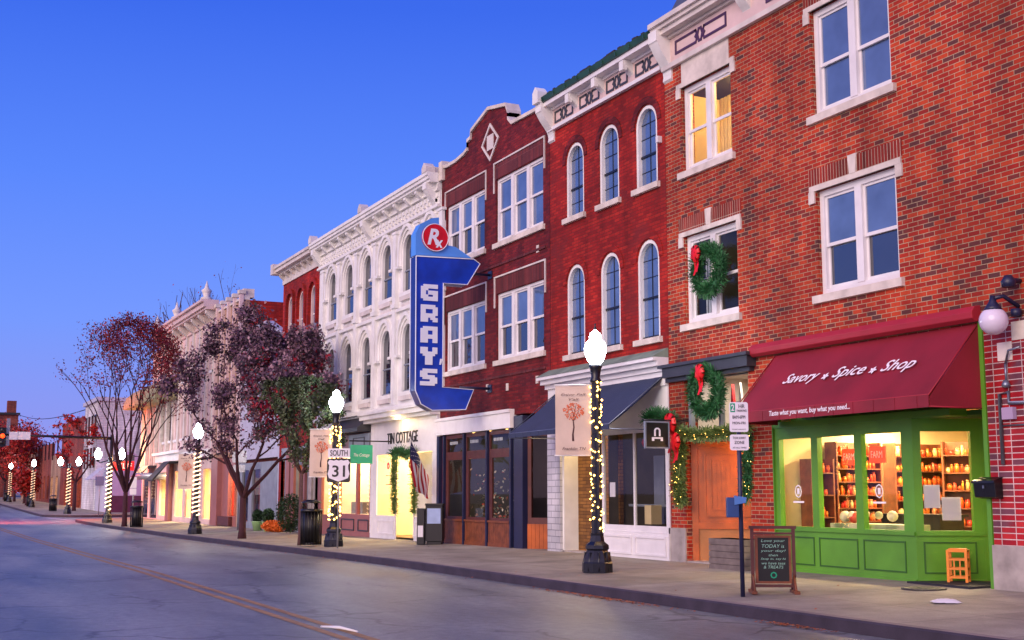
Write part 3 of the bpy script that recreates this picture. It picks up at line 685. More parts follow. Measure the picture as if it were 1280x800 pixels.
# frieze, cornice, slate mansard
fr = MB(); fr.box(x3a, x3b, D - .05, D + .3, 10.02, 10.6); part('frieze', fr, 'pinkcream', B)
cn = MB(); cornice(cn, x3a + .02, x3b, [(9.96, 10.06, .09), (10.56, 10.62, .12), (10.62, 10.72, .28), (10.72, 10.8, .34), (10.8, 10.9, .4)]); part('cornice', cn, 'cream2', B)
pm = MB(); br_ = MB()
for k in range(4):
    a = x3a + .52 + k * 2.95; frieze_motif(pm, a, a + 1.7, 10.2, 10.44, D - .05)
    if k: bracket(br_, a - .6, .24, 10.1, 10.62, .26)
part('frieze_ornament', pm, 'purpletrim', B); 
bracket(br_, x3a + .16, .3, 9.72, 10.72, .38); parts('bracket', br_, 'cream', B)
sl = MB(); sl.prism([(D - .1, 10.9), (D + .5, 12.0), (D + .6, 12.0), (D + .1, 10.9)], x3a + .15, x3b, 'x'); part('mansard', sl, 'slate', B)
# brick pier on the right: stacked glazed brick, stone squares, stone foot
XP = XB1 + .02
pr = MB(); pr.box(XP, x3b, D - .025, D + .0, .82, 3.86)
part('glazed_brick_facing', pr, 'brick_pier', B)
st = MB()
for i, j in ((1, 0), (0, 1), (2, 1), (3, 0)): st.box(XP + .24 + i * .26, XP + .24 + (i + 1) * .26 - .01, D - .037, D - .025, 3.56 - j * .26, 3.81 - j * .26)
parts('stone_square', st, 'stone', B)
st = MB(); st.box(XP - .01, x3b, D - .06, D + .02, -.1, .82); st.box(X(838, 690) + .0, XA0, D - .03, D + .0, -.1, .86); parts('stone_foot', st, 'stone_base', B)
# beam over the left shop
bm = MB(); bm.box(x3a + .04, -18.0, D - .2, D + .02, 3.74, 3.93); bm.box(x3a - .04, -17.94, D - .26, D + .02, 3.93, 3.99); bm.box(x3a - .0, -18.06, D - .1, D + .02, 3.66, 3.74); part('beam', bm, 'darktrim', B)
# left shop: transom window and recessed orange entry
tr = MB(); frame_rect(tr, XA0, XA1, 2.62, 3.72, .07, D + .1, D + .2); tr.box((XA0 + XA1) / 2 - .03, (XA0 + XA1) / 2 + .03, D + .1, D + .2, 2.69, 3.65); tr.box(XA0, XA1, D + .05, D + .7, 2.5, 2.62)
tw = part('transom_window', tr, 'greyblue', B)
g_ = MB(); g_.poly([(XA0 + .07, D + .15, 2.69), (XA1 - .07, D + .15, 2.69), (XA1 - .07, D + .15, 3.65), (XA0 + .07, D + .15, 3.65)]); part('pane', g_, 'glass_shop', tw)
room(B, XA0 + .001, XA1 + .3, D + .31, D + 1.6, 2.62, 3.75, 'cream2', 'intfloor', 26, (1, .85, .62), 1, strip=False)
# entry recess: slanting panelled wood on the left, pale side, door at the back
en = MB((XA0 + .02, D + .12, 0), (.62, .78, 0), (-.78, .62, 0))
L1 = 1.35
en.box(0, .12, 0, .08, .15, 2.5); en.box(L1 - .1, L1, 0, .08, .15, 2.5); en.box(.12, L1 - .1, 0, .08, 2.38, 2.5); en.box(.12, L1 - .1, .0, .08, .85, .97)
en.box(.12, L1 - .1, .04, .07, .97, 2.38)
for a in (.24, ): 
    frame_rect(en, a, L1 - .2, 1.08, 2.28, .03, .015, .04); frame_rect(en, a + .12, L1 - .32, 1.2, 2.16, .02, .025, .04)
    for q in range(9): en.box(a + .15 + q * .085, a + .155 + q * .085, .034, .04, 1.22, 2.14)
part('entry_panel', en, 'orangewood', B)
en = MB((XA0 + .02, D + .12, 0), (.62, .78, 0), (-.78, .62, 0)); en.box(.12, L1 - .1, .03, .07, .15, .85); part('entry_base_panel', en, mat('tan_board', (168, 112, 66), .6), B)
bk = MB(); ex = XA0 + .02 + .62 * L1; ey = D + .12 + .78 * L1
bk.box(ex, XA1, ey, ey + .08, 2.35, 2.5); bk.box(ex, ex + .16, ey, ey + .08, .15, 2.35); bk.box(XA1 - .12, XA1 - .002, D + .3, ey + .08, .15, 2.5); part('entry_frame', bk, 'orangewood', B)
dr = MB(); dr.box(ex + .17, ex + .9, ey + .02, ey + .06, .2, 2.34); dr.box(ex + .25, ex + .8, ey, ey + .02, 1.1, 2.2); door = part('door', dr, 'redpanel', B)
hd = MB(); hd.tube([(ex + .82, ey - .03, 1.05), (ex + .82, ey - .03, 1.35)], .014); part('handle', hd, 'steel', door)
cl = MB(); cl.box(XA0, XA1, D + .31, ey + .3, 2.505, 2.56); part('entry_ceiling', cl, 'orangewood', B)
fl = MB(); fl.box(XA0, XA1, D + .0, ey + .3, .1, .262); part('entry_floor', fl, 'stone_base', B)
ld = bpy.data.lights.new('entry_lamp', 'POINT'); ld.energy = 48; ld.color = (1, .64, .28); ld.shadow_soft_size = .12
lo = bpy.data.objects.new('entry_lamp', ld); COL.objects.link(lo); lo.parent = B; lo.location = Vector((XA0 + 1.3, D + .7, 2.36)) - WL[B.name]
lm = MB(); lm.lathe([(.1, 0), (.14, .04), (.1, .08)], (XA0 + 1.3, D + .7, 2.425), 12); part('ceiling_lamp', lm, 'tube', B)
# green shop front: three panes on the street, angled entry on the right
yf = D + .03; xc = X(1142, 640)
def panel_front(name, O, ux, uy, length, panes, z0, z1, zb, zt, mats=('green', 'glass_shop'), base=True):
    mb = MB(O, ux, uy); ops_ = [(a, c, zb, zt) for a, c in panes]
    w_ = mb; w_.wall(0, length, z0, z1, ops_, 0, .1)
    dk = MB(O, ux, uy)
    for a, c in panes:
        if base: frame_rect(dk, a - .02, c + .02, z0 + .2, zb - .16, .022, -.012, .0)
    o = part(name, mb, mats[0], B)
    if dk.v: part('panel_moulding', dk, 'darkgreenframe', o)
    sl_ = MB(O, ux, uy); sl_.box(0, length, -.035, 0, zb - .07, zb - .02); sl_.box(0, length, -.03, 0, z0, z0 + .12); parts('sill_rail', sl_, mats[0], o)
    for a, c in panes:
        g_ = MB(O, ux, uy); g_.poly([(a, .06, zb), (c, .06, zb), (c, .06, zt), (a, .06, zt)]); part('pane', g_, mats[1], o)
    return o
P0 = XB0 + .02
panes = [(X(973, 600) - P0, X(1013, 600) - P0), (X(1021, 600) - P0, X(1067, 600) - P0), (X(1076, 600) - P0, X(1126, 600) - P0)]
panel_front('shop_front', (P0, yf, 0), (1, 0, 0), (0, 1, 0), xc - P0, panes, .15, 2.62, .97, 2.43)
sg, cg = .436, .9
panel_front('angled_shop_front', (xc + .001, yf + .001, 0), (sg, cg, 0), (-cg, sg, 0), 1.0, [(.12, .86)], .15, 2.62, .97, 2.43)
ax_, ay_ = xc + sg * 1.0, yf + cg * 1.0
dd = MB((ax_, ay_, 0), (sg, cg, 0), (-cg, sg, 0)); dd.wall(0, .95, .2, 2.62, [(.16, .3, .97, 2.43)], -.005, .06); gd = part('green_door', dd, 'green', B)
g_ = MB((ax_, ay_, 0), (sg, cg, 0), (-cg, sg, 0)); g_.poly([(.16, .03, .97), (.3, .03, .97), (.3, .03, 2.43), (.16, .03, 2.43)]); part('pane', g_, 'glass_shop', gd)
gj = MB(); gj.box(XB1 - .075, XB1 - .002, D - .03, D + .2, .15, 3.9); gj.box(XB0 + .0, XB0 + .02, D - .01, D + .3, .15, 3.5); gj.box(P0, xc + .8, yf - .03, yf + .3, 2.62, 2.72); part('jamb', gj, 'green', B)
gb = MB(); gb.box(XB1 - .3, XB1 - .08, D + .0, D + .1, .15, .2); gb.box(P0, XB1 - .08, yf + .32, yf + .4, 2.72, 3.5)
gb.box(XB1 - .09, XB1 - .077, D + .2, D + 2.2, .15, 2.7); part('entry_side', gb, 'green', B)
cl = MB(); cl.box(xc - .2, XB1 - .08, yf + .3, D + 2.4, 2.63, 2.7); part('entry_ceiling', cl, 'darkgreenframe', B)
rm = room(B, P0 + .05, -13.0, D + .14, D + 5.0, .25, 2.9, 'plaster', 'intfloor', 760, (1, .74, .36), 3)
# header cover and awning things come later
gb = MB(); gb.box(ax_ + .3, -12.93, ay_ + .9, ay_ + .98, .2, 2.62); part('entry_light_stop', gb, 'green', B)  # unseen wall added to stop room light leaking into the entry

# ================================================================ red painted building with arched windows
x2a, x2b = -25.85, -20.81
B = thing('red_building', 'bright red painted brick building with round-headed windows and green guttered cornice', 'building', (x2a, D, 0))
aw = []
for cx in (-24.62, -23.07, -21.53):
    aw.append((cx - .42, cx + .42, 7.78, 9.5, 'a')); aw.append((cx - .42, cx + .42, 4.62, 6.66, 'a'))
xo = (X(702), X(745), X(838, 600))
ops = aw + [(-25.82, -20.9, -.1, 3.9)]
shell(B, x2a, x2b, 10.1, ops, 'redpaint')
for q in aw:
    wn = arch_window(B, q[0], q[1], q[2], q[3], 'cream', 'glass_blind', 'black')
    a, c, z0, z1 = q[:4]; r = (c - a) / 2; cx = (a + c) / 2
    h = MB(); n = 14
    h.strip([(cx - (r + .17) * math.cos(math.pi * k / n), z1 - r + (r + .17) * math.sin(math.pi * k / n)) for k in range(n + 1)], [(cx - (r + .02) * math.cos(math.pi * k / n), z1 - r + (r + .02) * math.sin(math.pi * k / n)) for k in range(n + 1)], D - .02, D + .01)
    part('brick_arch', h, 'crimson' if z0 > 7 else 'redpaint', wn)
fr = MB(); fr.box(x2a + .25, x2b - .05, D - .05, D + .2, 10.1, 10.56); part('frieze', fr, 'pinkcream', B)
cn = MB(); cornice(cn, x2a + .02, x2b - .03, [(10.04, 10.12, .09), (10.52, 10.58, .1), (10.58, 10.68, .3)]); part('cornice', cn, 'white', B)
gt = MB(); gt.prism([(D - .34, 10.685), (D - .38, 10.8), (D - .2, 10.88), (D + .3, 10.88), (D + .3, 10.685)], x2a + .05, x2b - .04, 'x'); 
for k in range(9):
    xx = x2a + .3 + k * .57; gt.box(xx, xx + .03, D - .39, D - .2, 10.7, 10.78)
part('gutter', gt, 'greenmetal', B)
rs = MB(); random.seed(3)
for k in range(40):
    xx = x2a + .2 + k * .12; rs.box(xx, xx + .09 + random.random() * .03, D - .22, D - .05, 10.87, 10.91 + random.random() * .05)
part('roof_edge', rs, 'roofing', B)
pm = MB(); br_ = MB()
for k in range(4):
    a = x2a + .38 + k * 1.22; frieze_motif(pm, a, a + .86, 10.2, 10.44, D - .05)
    bracket(br_, a + 1.02, .18, 10.14, 10.58, .26) if k < 3 else None
    if k < 3: br_.box(a + .94, a + 1.1, D - .3, D - .2, 10.36, 10.56)
bracket(br_, x2a + .12, .28, 9.78, 10.68, .38); br_.prism([(x2a - .02, 10.68), (x2a + .26, 10.68), (x2a + .26, 10.95), (x2a + .12, 11.08), (x2a - .02, 10.95)], D - .46, D - .2)
part('frieze_ornament', pm, 'darktrim', B); parts('bracket', br_, 'cream', B)
ms_ = MB(); ms_.box(x2b - .2, x2b - .12, D - .1, D, 8.55, 8.68); part('alarm_bell', ms_, 'white', B)
# shop cornice with weathered green top
cn = MB(); cornice(cn, x2a - .05, x2b - .02, [(3.9, 4.0, .14), (4.0, 4.1, .26), (4.1, 4.17, .36)]); cn.box(x2a, x2b - .03, D - .08, D, 3.62, 3.9); part('shop_cornice', cn, 'white', B)
cn = MB(); cn.prism([(D - .38, 4.171), (D - .02, 4.36), (D + .02, 4.36), (D + .02, 4.171)], x2a - .06, x2b - .02, 'x'); part('shop_cornice_cover', cn, 'greencopper', B)
# pier, door recess, shop window
pl = MB(); pl.box(X(687), X(703), D - .06, D + .25, -.1, 3.62); part('white_pier', pl, 'whitebrick', B)
rv = MB(); rv.box(X(703) + .002, X(703) + .08, D + .0, D + .42, .15, 3.6); part('cream_reveal', rv, 'cream', B)
bd = MB(); bd.box(X(703) + .081, X(756) - .01, D + .36, D + .46, .15, 3.6); bd_ = part('brown_brick_wall', bd, 'warmbrick', B)
fl = MB(); fl.box(X(703), X(756), D, D + 1.2, .1, .26); part('entry_step', fl, 'stone_base', B)
ld = bpy.data.lights.new('entry_lamp', 'POINT'); ld.energy = 75; ld.color = (1, .7, .3); ld.shadow_soft_size = .12
lo = bpy.data.objects.new('entry_lamp', ld); COL.objects.link(lo); lo.parent = B; lo.location = Vector((X(724), D - .05, 3.2)) - WL[B.name]
SW0, SW1 = X(754), X(838, 600)
sf = MB(); sf.wall(SW0, SW1, .75, 3.62, [(SW0 + .08, (SW0 + SW1) / 2 - .025, .88, 2.74), ((SW0 + SW1) / 2 + .025, SW1 - .12, .88, 2.74)], D - .03, D + .02)
sf.wall(SW0, SW1, -.05, .748, [], D - .06, D + .1)
for a, c in ((SW0 + .08, (SW0 + SW1) / 2 - .06), ((SW0 + SW1) / 2 + .06, SW1 - .08)): frame_rect(sf, a, c, .3, .68, .04, D - .085, D - .061)
s_ = part('shop_front', sf, 'white', B)
g_ = MB(); g_.poly([(SW0 + .05, D + .0, .86), (SW1 - .1, D + .0, .86), (SW1 - .1, D + .0, 2.76), (SW0 + .05, D + .0, 2.76)]); part('pane', g_, 'glass_shop', s_)
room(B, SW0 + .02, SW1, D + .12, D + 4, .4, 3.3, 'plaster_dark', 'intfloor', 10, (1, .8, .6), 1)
it = MB()
it.box(SW0 + .2, SW1 - .2, D + .5, D + .55, 1.25, 1.3); it.box(SW0 + .9, SW0 + 1.3, D + .7, D + 1.0, .9, 2.3)
part('display_rail', it, 'greyblue', B)
it = MB()
for a in (1.55, 2.05): it.lathe([(.12, 0), (.24, .1), (.2, .5), (.16, .75), (.2, 1.0), (.08, 1.15), (.05, 1.3)], (SW0 + a, D + .8, .9), 14)
part('dark_dress', it, 'navy', B)
it = MB(); it.box(SW0 + 1.25, SW0 + 1.5, D + .25, D + .5, .9, 1.28); part('crate', it, 'plaster', B)
it = MB(); it.ball((SW0 + 1.32, D + .25, 2.55), .08, sq=1.2); part('red_ornament', it, 'redcloth', B)
pp = MB(); pp.box(SW0 + .28, SW0 + .5, D + .0, D + .008, 1.45, 1.75); part('paper_notice', pp, 'paper', B)

# ================================================================ dark crimson building with gabled parapet
x1a, x1b = -32.6, -25.87
B = thing('crimson_building', 'dark crimson brick building with a stepped gable parapet and a diamond', 'building', (x1a, D, 0))
tw = [(-32.2, -29.62, 7.9, 9.55), (-28.9, -26.22, 7.9, 9.6), (-32.2, -29.58, 4.86, 6.55), (-28.85, -26.2, 4.86, 6.58)]
ops = tw + [(x1a + .25, -26.0, -.1, 3.44)]
shell(B, x1a, x1b, 10.6, ops, 'crimson', roofz=10.2)
for a, c, e, f in tw:
    wn = dh_window(B, a, c, e, f, 3, 'white', 'glass_blind', cas=.07, mull=.15, y=D + .05, midf=.5, gm2='glass' if e < 7 or a < -30 else None)
    h = MB(); h.box(a - .02, c + .02, D - .012, D + .05, f + .01, f + .4); part('brick_hood', h, 'crimson_hood', wn)
    h = MB(); h.box(a - .12, c + .12, D - .03, D + .0, f + .42, f + .46); h.box(a - .12, a - .08, D - .03, D, f - .35, f + .42); h.box(c + .08, c + .12, D - .03, D, f - .35, f + .42); part('hood_trim', h, 'cream2', wn)
pts = [(x1a, 10.6), (x1a, 10.78), (-32.1, 10.72), (-31.5, 10.72), (-30.95, 10.78), (-30.72, 10.86), (-30.72, 11.08), (-30.5, 11.12), (-30.47, 11.3), (-29.35, 11.62), (-28.25, 11.42), (-28.12, 11.2), (-28.12, 11.02), (-27.9, 10.84), (-26.7, 10.8), (x1b, 10.8), (x1b, 10.6)]
gp = MB(); gp.prism(pts, D, D + .3); part('parapet', gp, 'crimson', B)
cp = MB(); top = pts[1:-1]; cp.strip([(a, c + .07) for a, c in top], [(a, c - .02) for a, c in top], D - .06, D + .34); cp.box(x1a - .02, x1a + .22, D - .1, D + .3, 10.4, 10.95); part('coping', cp, 'stone', B)
dm = MB(); cx, cz = -29.25, 10.7; o_ = [(cx - .55, cz), (cx, cz + .52), (cx + .55, cz), (cx, cz - .52)]; i_ = [(cx - .46, cz), (cx, cz + .43), (cx + .46, cz), (cx, cz - .43)]
dm.strip(o_, i_, D - .03, D + .0, True); dm.box(cx - .2, cx + .2, D - .02, D, cz - .2, cz + .2); part('diamond', dm, 'cream2', B)
bl = MB()
for xx, zz in ((-26.5, 7.35), (-26.55, 4.2), (-28.2, 4.15), (-29.4, 4.22)): bl.box(xx - .06, xx + .06, D - .02, D + .02, zz - .09, zz + .09)
parts('stone_block', bl, 'stone', B)
bd = MB(); bd.box(x1a + .3, x1b - .2, D - .03, D, 7.3, 7.36); bd.box(x1a + .3, x1b - .2, D - .03, D, 4.42, 4.48); part('brick_band', bd, 'crimson_hood', B)
# white fascia, dark posts, transoms, wooden dado
fa = MB(); fa.box(x1a, X(643), D - .12, D + .05, 3.12, 3.58); fa.box(x1a, X(643), D - .16, D - .12, 3.5, 3.58); part('fascia', fa, 'white', B)
ps = [X(p) for p in (557, 582, 611, 641)]
po = MB()
for p in ps: po.box(p - .04, p + .04, D - .08, D + .0, .15, 3.35)
po.box(X(644), X(655), D - .04, D + .12, .15, 3.4); po.box(x1a + .02, x1a + .18, D - .1, D + .1, .15, 3.1)
parts('post', po, 'polepaint', B)
tr = MB()
for a, c in zip(ps, ps[1:]):
    a += .07; c -= .07
    tr.wall(a, c, .85, 3.1, [(a + .16, c - .03, .92, 2.42), (a + .05, c - .03, 2.64, 3.0)], D - .02, D + .03)
fr_ = part('window_frame', tr, 'darkwood', B)
gl = MB()
for a, c in zip(ps, ps[1:]): gl.poly([(a + .1, D + .01, .9), (c - .1, D + .01, .9), (c - .1, D + .01, 3.05), (a + .1, D + .01, 3.05)])
part('pane', gl, 'glass_shop', fr_)
dd = MB()
for a, c in zip(ps, ps[1:]):
    a += .07; c -= .07; dd.box(a, c, D - .06, D + .1, .15, .3); dd.box(a, c, D - .08, D + .1, .8, .85)
    k = a
    while k < c - .05: dd.box(k, min(k + .1, c), D - .045, D + .08, .3, .8); k += .108
part('dado', dd, 'wood', B)
tt = MB(); 
for i_, (a, c) in enumerate(zip(ps, ps[1:])):
    [tt.box(a + .3 + q * .09, a + .36 + q * .09, D - .0, D + .005, 2.84, 2.92) for q in range(6)]
part('transom_lettering', tt, 'lettergrey', fr_)
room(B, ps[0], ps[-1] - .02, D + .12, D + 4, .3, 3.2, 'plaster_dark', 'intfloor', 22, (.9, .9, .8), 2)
g2 = MB(); random.seed(4)
for k in range(260):
    g2.leaf((ps[0] + .4 + random.random() * 3.6, D + .5 + random.random() * .5, .9 + random.random() ** 2 * 1.3), .05)
tag(part('window_goods', g2, 'goods_mix', B), kind='stuff')
# angled recess under the awning
en = MB((X(655), D + .1, 0), (.86, .51, 0), (-.51, .86, 0)); en.wall(0, 1.6, .8, 3.3, [(.1, 1.5, .95, 2.9)], 0, .08); ef = part('recess_window', en, 'darkwood', B)
g_ = MB((X(655), D + .1, 0), (.86, .51, 0), (-.51, .86, 0)); g_.poly([(.1, .04, .95), (1.5, .04, .95), (1.5, .04, 2.9), (.1, .04, 2.9)]); part('pane', g_, 'glass_shop', ef)
en = MB((X(655), D + .1, 0), (.86, .51, 0), (-.51, .86, 0))
for k in range(14): en.box(.002 + k * .114, .11 + k * .114, -.02, .05, .15, .8)
part('recess_dado', en, 'orangewood', B)
room(B, X(655) + .02, -25.99, D + 1.6, D + 4, .2, 3.4, 'plaster_dark', 'intfloor', 3, (1, .6, .3), 1, strip=False)
rd = MB(); O = Vector((-26.85, D + .45, 2.45)); 
cx, cz = -26.62, 2.52
rn = MB((X(655), D + .1, 0), (.86, .51, 0), (-.51, .86, 0)); 
rn.strip([(.85 + .26 * math.cos(t_ * .3142), 2.52 + .26 * math.sin(t_ * .3142)) for t_ in range(20)], [(.85 + .2 * math.cos(t_ * .3142), 2.52 + .2 * math.sin(t_ * .3142)) for t_ in range(20)], -.01, .0, True)
rn.box(.7, 1.0, -.01, 0, 2.55, 2.59); rn.box(.74, .96, -.01, 0, 2.44, 2.48)
part('window_emblem', rn, 'lettergrey', ef)
ld = bpy.data.lights.new('entry_lamp', 'POINT'); ld.energy = 7; ld.color = (1, .6, .3); ld.shadow_soft_size = .1
lo = bpy.data.objects.new('entry_lamp', ld); COL.objects.link(lo); lo.parent = B; lo.location = Vector((-26.7, D - .1, 3.1)) - WL[B.name]

# ================================================================ ornate white building
xwa, xwb = -44.4, -32.62
B = thing('white_building', 'ornate cream white building with rows of tall arched windows and bracketed cornice', 'building', (xwa, D, 0))
ops = []; cxs = [-42.75 + 1.88 * k for k in range(6)]
for cx in cxs:
    ops += [(cx - .5, cx + .5, 7.6, 9.4, 'a'), (cx - .5, cx + .5, 4.56, 6.66, 'a')]
shell(B, xwa, xwb, 10.15, ops + [(xwa + .3, xwb - .25, -.1, 3.5)], 'cream')
for q in ops: arch_window(B, q[0], q[1], q[2], q[3], 'cream', 'glass', 'greyblue', t=.05, grid=False, sill='cream', y=D + .03)
pil = MB(); pan = MB()
for cx in cxs:
    for z0, z1 in ((7.6, 9.4), (4.56, 6.66)):
        h = MB()
        zs = z1 - .5; n = 14
        for ro, ri, pj in ((.72, .61, .105), (.61, .52, .045)):
            # pointed hood
            f = lambda r, k: (cx - r * math.cos(math.pi * k / n), zs + r * math.sin(math.pi * k / n) * 1.0 + (.07 * r / .5 * math.sin(math.pi * k / n) ** 6))
            h.strip([(cx - ro, zs - .45)] + [f(ro, k) for k in range(n + 1)] + [(cx + ro, zs - .45)], [(cx - ri, zs - .45)] + [f(ri, k) for k in range(n + 1)] + [(cx + ri, zs - .45)], D - pj, D + .01)
        h.box(cx - .76, cx - .53, D - .15, D + .01, zs - .53, zs - .45); h.box(cx + .53, cx + .76, D - .15, D + .01, zs - .53, zs - .45)
        pan.box(cx - .5, cx + .5, D - .1, D, z0 - .26, z0 - .125); pan.box(cx - .42, cx + .42, D - .05, D, z0 - .5, z0 - .36)
        for sx in (-1, 1):
            for k in range(3): h.prism([(cx + sx * (.62 + k * .07), z1 + .16), (cx + sx * (.68 + k * .07), z1 + .16), (cx + sx * (.68 + k * .07), z1 - .12 - k * .1)][::sx], D - .04, D + .01)
        part('window_hood', h, 'cream', B)
parts('sill_panel', pan, 'cream2', B)
for k in range(7):
    px_ = cxs[0] - .94 + k * 1.88
    pil.box(px_ - .13, px_ + .13, D - .12, D, 4.2, 9.55); pil.box(px_ - .18, px_ + .18, D - .16, D, 7.18, 7.32); pil.box(px_ - .18, px_ + .18, D - .14, D, 9.5, 9.58)
parts('pilaster', pil, 'cream', B)
cn = MB(); cornice(cn, xwa, xwb - .02, [(9.68, 9.76, .12), (9.76, 10.15, .05), (10.15, 10.22, .14), (10.38, 10.46, .36), (10.46, 10.56, .42), (10.56, 10.66, .46)]); cn.box(xwa, xwb - .02, D - .12, D + .3, 10.22, 10.38); cornice(cn, xwa, xwb - .02, [(7.04, 7.14, .1), (4.06, 4.18, .18)])
k = xwa + .1
while k < xwb - .2: cn.box(k, k + .09, D - .12, D, 9.84, 9.94); cn.box(k, k + .2, D - .09, D, 9.98, 10.1); k += .3
part('cornice', cn, 'cream', B)
br_ = MB()
for k in range(13):
    a = xwa + .3 + k * .93
    if k in (0, 6, 12): bracket(br_, a, .26, 9.5, 10.4, .42)
    else: bracket(br_, a, .16, 9.95, 10.38, .33)
parts('bracket', br_, 'cream', B)
fn = MB()
for a in (xwa + .2, xwa + 5.85, xwb - .2):
    fn.prism([(a - .17, 10.66), (a + .17, 10.66), (a + .17, 10.82), (a, 10.95), (a - .17, 10.82)], D - .48, D - .2); fn.box(a - .12, a + .12, D - .2, D + .3, 10.66, 10.84)
parts('cornice_block', fn, 'cream2', B)
# shop level: hood cornice, TIN COTTAGE front at the right, orange shop recess at the left
xt = X(466, 560)
hc = MB(); cornice(hc, xt - .1, xwb - .02, [(3.72, 3.82, .3), (3.82, 3.96, .44), (3.96, 4.04, .5)]); part('hood_cornice', hc, 'cream', B)
gk = MB(); gk.prism([(D - .5, 3.5), (D - .5, 3.62), (D, 4.0), (D, 3.5)], X(425, 540), xt - .1, 'x'); part('dark_hood', gk, 'darktrim', B)
gk = MB(); gk.box(X(440, 560), xt - .02, D - .12, D - .02, 2.75, 3.45); gk_ = part('grey_panel', gk, 'greyblue', B); 
gk = MB(); frame_rect(gk, X(446, 560), X(460, 560), 2.88, 3.34, .03, D - .14, D - .12); part('panel_moulding', gk, 'darktrim', gk_)
tc_ = MB(); a, c = xt, xwb - .05
tc_.wall(a, c, -.05, 3.72, [(X(473, 600), X(496, 600), .86, 2.72), (X(497, 600) + .0, X(520, 600), .1, 2.72), (X(521, 600), X(543, 600), .86, 2.72)], D - .06, D - .02)
for u, v in ((X(475, 640), X(495, 640)), (X(522, 640), X(541, 640))): frame_rect(tc_, u, v, .3, .72, .04, D - .09, D - .06)
for k in range(14):
    zz = .3 + k * .24; tc_.box(a + .02, a + .2, D - .075, D - .06, zz, zz + .22); tc_.box(X(543, 600), c, D - .075, D - .06, zz, zz + .22)
tcp = part('shop_front', tc_, 'white', B)
g_ = MB(); g_.poly([(X(473), D - .03, .86), (X(496), D - .03, .86), (X(496), D - .03, 2.72), (X(473), D - .03, 2.72)]); g_.poly([(X(521), D - .03, .86), (X(543), D - .03, .86), (X(543), D - .03, 2.72), (X(521), D - .03, 2.72)]); part('pane', g_, 'glass_shop', tcp)
text('lettering', 'TIN COTTAGE', (X(487, 548), D - .065, 3.02), (1, 0, 0), (0, 0, 1), X(525, 548) - X(487, 548), .34, 'letterblack', tcp, depth=.02)
room(B, xt + .05, xwb - .3, D + .12, D + 3.2, .22, 3.3, 'plaster', 'intfloor', 480, (1, .8, .46), 2)
ds = MB(); ds.box(X(497) + .0, X(520), D + .5, D + .56, .2, 2.75); part('door', ds, 'cream', B)
dz = MB(); random.seed(11)
for u, s_ in ((X(480), 'hat'), (X(508), 'bow')):
    pass
it = MB(); it.lathe([(.16, 0), (.2, .4), (.16, .9), (.24, 1.1), (.05, 1.3)], (X(534), D + .6, .9), 14); it.ball((X(534), D + .6, 2.3), .12); part('mannequin', it, 'cream', B)
it = MB()
for px_ in (481, 508):
    for k in range(3): it.lathe([(.09, 0), (.09, .02)], (X(px_), D + .12, 2.35 - k * .28), 12) if k else it.strip([(X(px_) + .11 * math.cos(t_), 2.38 + .11 * math.sin(t_)) for t_ in [i * .5236 for i in range(12)]], [(X(px_) + .05 * math.cos(t_), 2.38 + .05 * math.sin(t_)) for t_ in [i * .5236 for i in range(12)]], D + .1, D + .12, True)
part('hanging_ornament', it, 'redcloth', B)
ld = bpy.data.lights.new('added_hood_light', 'POINT'); ld.energy = 26; ld.color = (1, .68, .3); ld.shadow_soft_size = .15  # added warm light under the hood, no fixture there, brightens front and pavement
lo = bpy.data.objects.new('added_hood_light', ld); COL.objects.link(lo); lo.parent = B; lo.location = Vector((X(508), D - .4, 3.64)) - WL[B.name]
# orange shop
os_ = MB(); a, c = X(392, 600), xt - .04
os_.wall(a, c, -.05, 3.5, [(X(402, 600), X(417, 600), .8, 2.6), (X(424, 600), X(445, 600), .86, 2.85), (X(447, 600), X(462, 600), .86, 2.85)], D + .0, D + .1)
osp = part('shop_front', os_, 'rosewood', B)
g_ = MB(); g_.poly([(a + .4, D + .06, .8), (c - .05, D + .06, .8), (c - .05, D + .06, 2.85), (a + .4, D + .06, 2.85)]); part('pane', g_, 'glass_shop', osp)
k_ = MB(); frame_rect(k_, X(427, 640), X(443, 640), .32, .7, .04, D - .03, D); frame_rect(k_, X(448, 640), X(461, 640), .32, .7, .04, D - .03, D); part('panel_moulding', k_, 'darktrim', osp)
room(B, a, c - .06, D + .12, D + 4, .25, 3.2, 'orangewood', 'intfloor', 560, (1, .66, .28), 3)
wp = MB(); wp.box(X(388, 600), X(392, 600), D - .08, D + .2, .1, 3.9); wp.box(xwa + .0, X(388, 600) - .02, D - .02, D + .1, .1, 3.6); parts('stone_pier', wp, 'stone_base', B)

# ================================================================ small red building with brick arches
xra, xrb = -49.4, -44.42
B = thing('arched_building', 'narrow red building with three blind arches and a grey bracketed cornice', 'building', (xra, D, 0))
ops = []
for k in range(3):
    cx = xra + 1.2 + k * 1.55
    ops += [(cx - .42, cx + .42, 7.5, 9.3, 'a'), (cx - .42, cx + .42, 4.5, 6.5, 'a')]
shell(B, xra, xrb, 9.9, ops + [(xra + .3, xrb - .3, -.1, 3.3)], 'farbrick' if 0 else 'redpaint')
for q in ops: arch_window(B, q[0], q[1], q[2], q[3], 'pinkcream', 'glass_blind', 'white', t=.08, grid=False, sill='cream2')
h = MB()
for q in ops:
    cx = (q[0] + q[1]) / 2; zs = q[3] - .42; n = 12
    h.strip([(cx - .62, zs - 1.1)] + [(cx - .62 * math.cos(math.pi * k / n), zs + .7 * math.sin(math.pi * k / n)) for k in range(n + 1)] + [(cx + .62, zs - 1.1)], [(cx - .48, zs - 1.1)] + [(cx - .48 * math.cos(math.pi * k / n), zs + .52 * math.sin(math.pi * k / n)) for k in range(n + 1)] + [(cx + .48, zs - 1.1)], D - .1, D + .01)
part('brick_arch', h, 'redpaint', B)
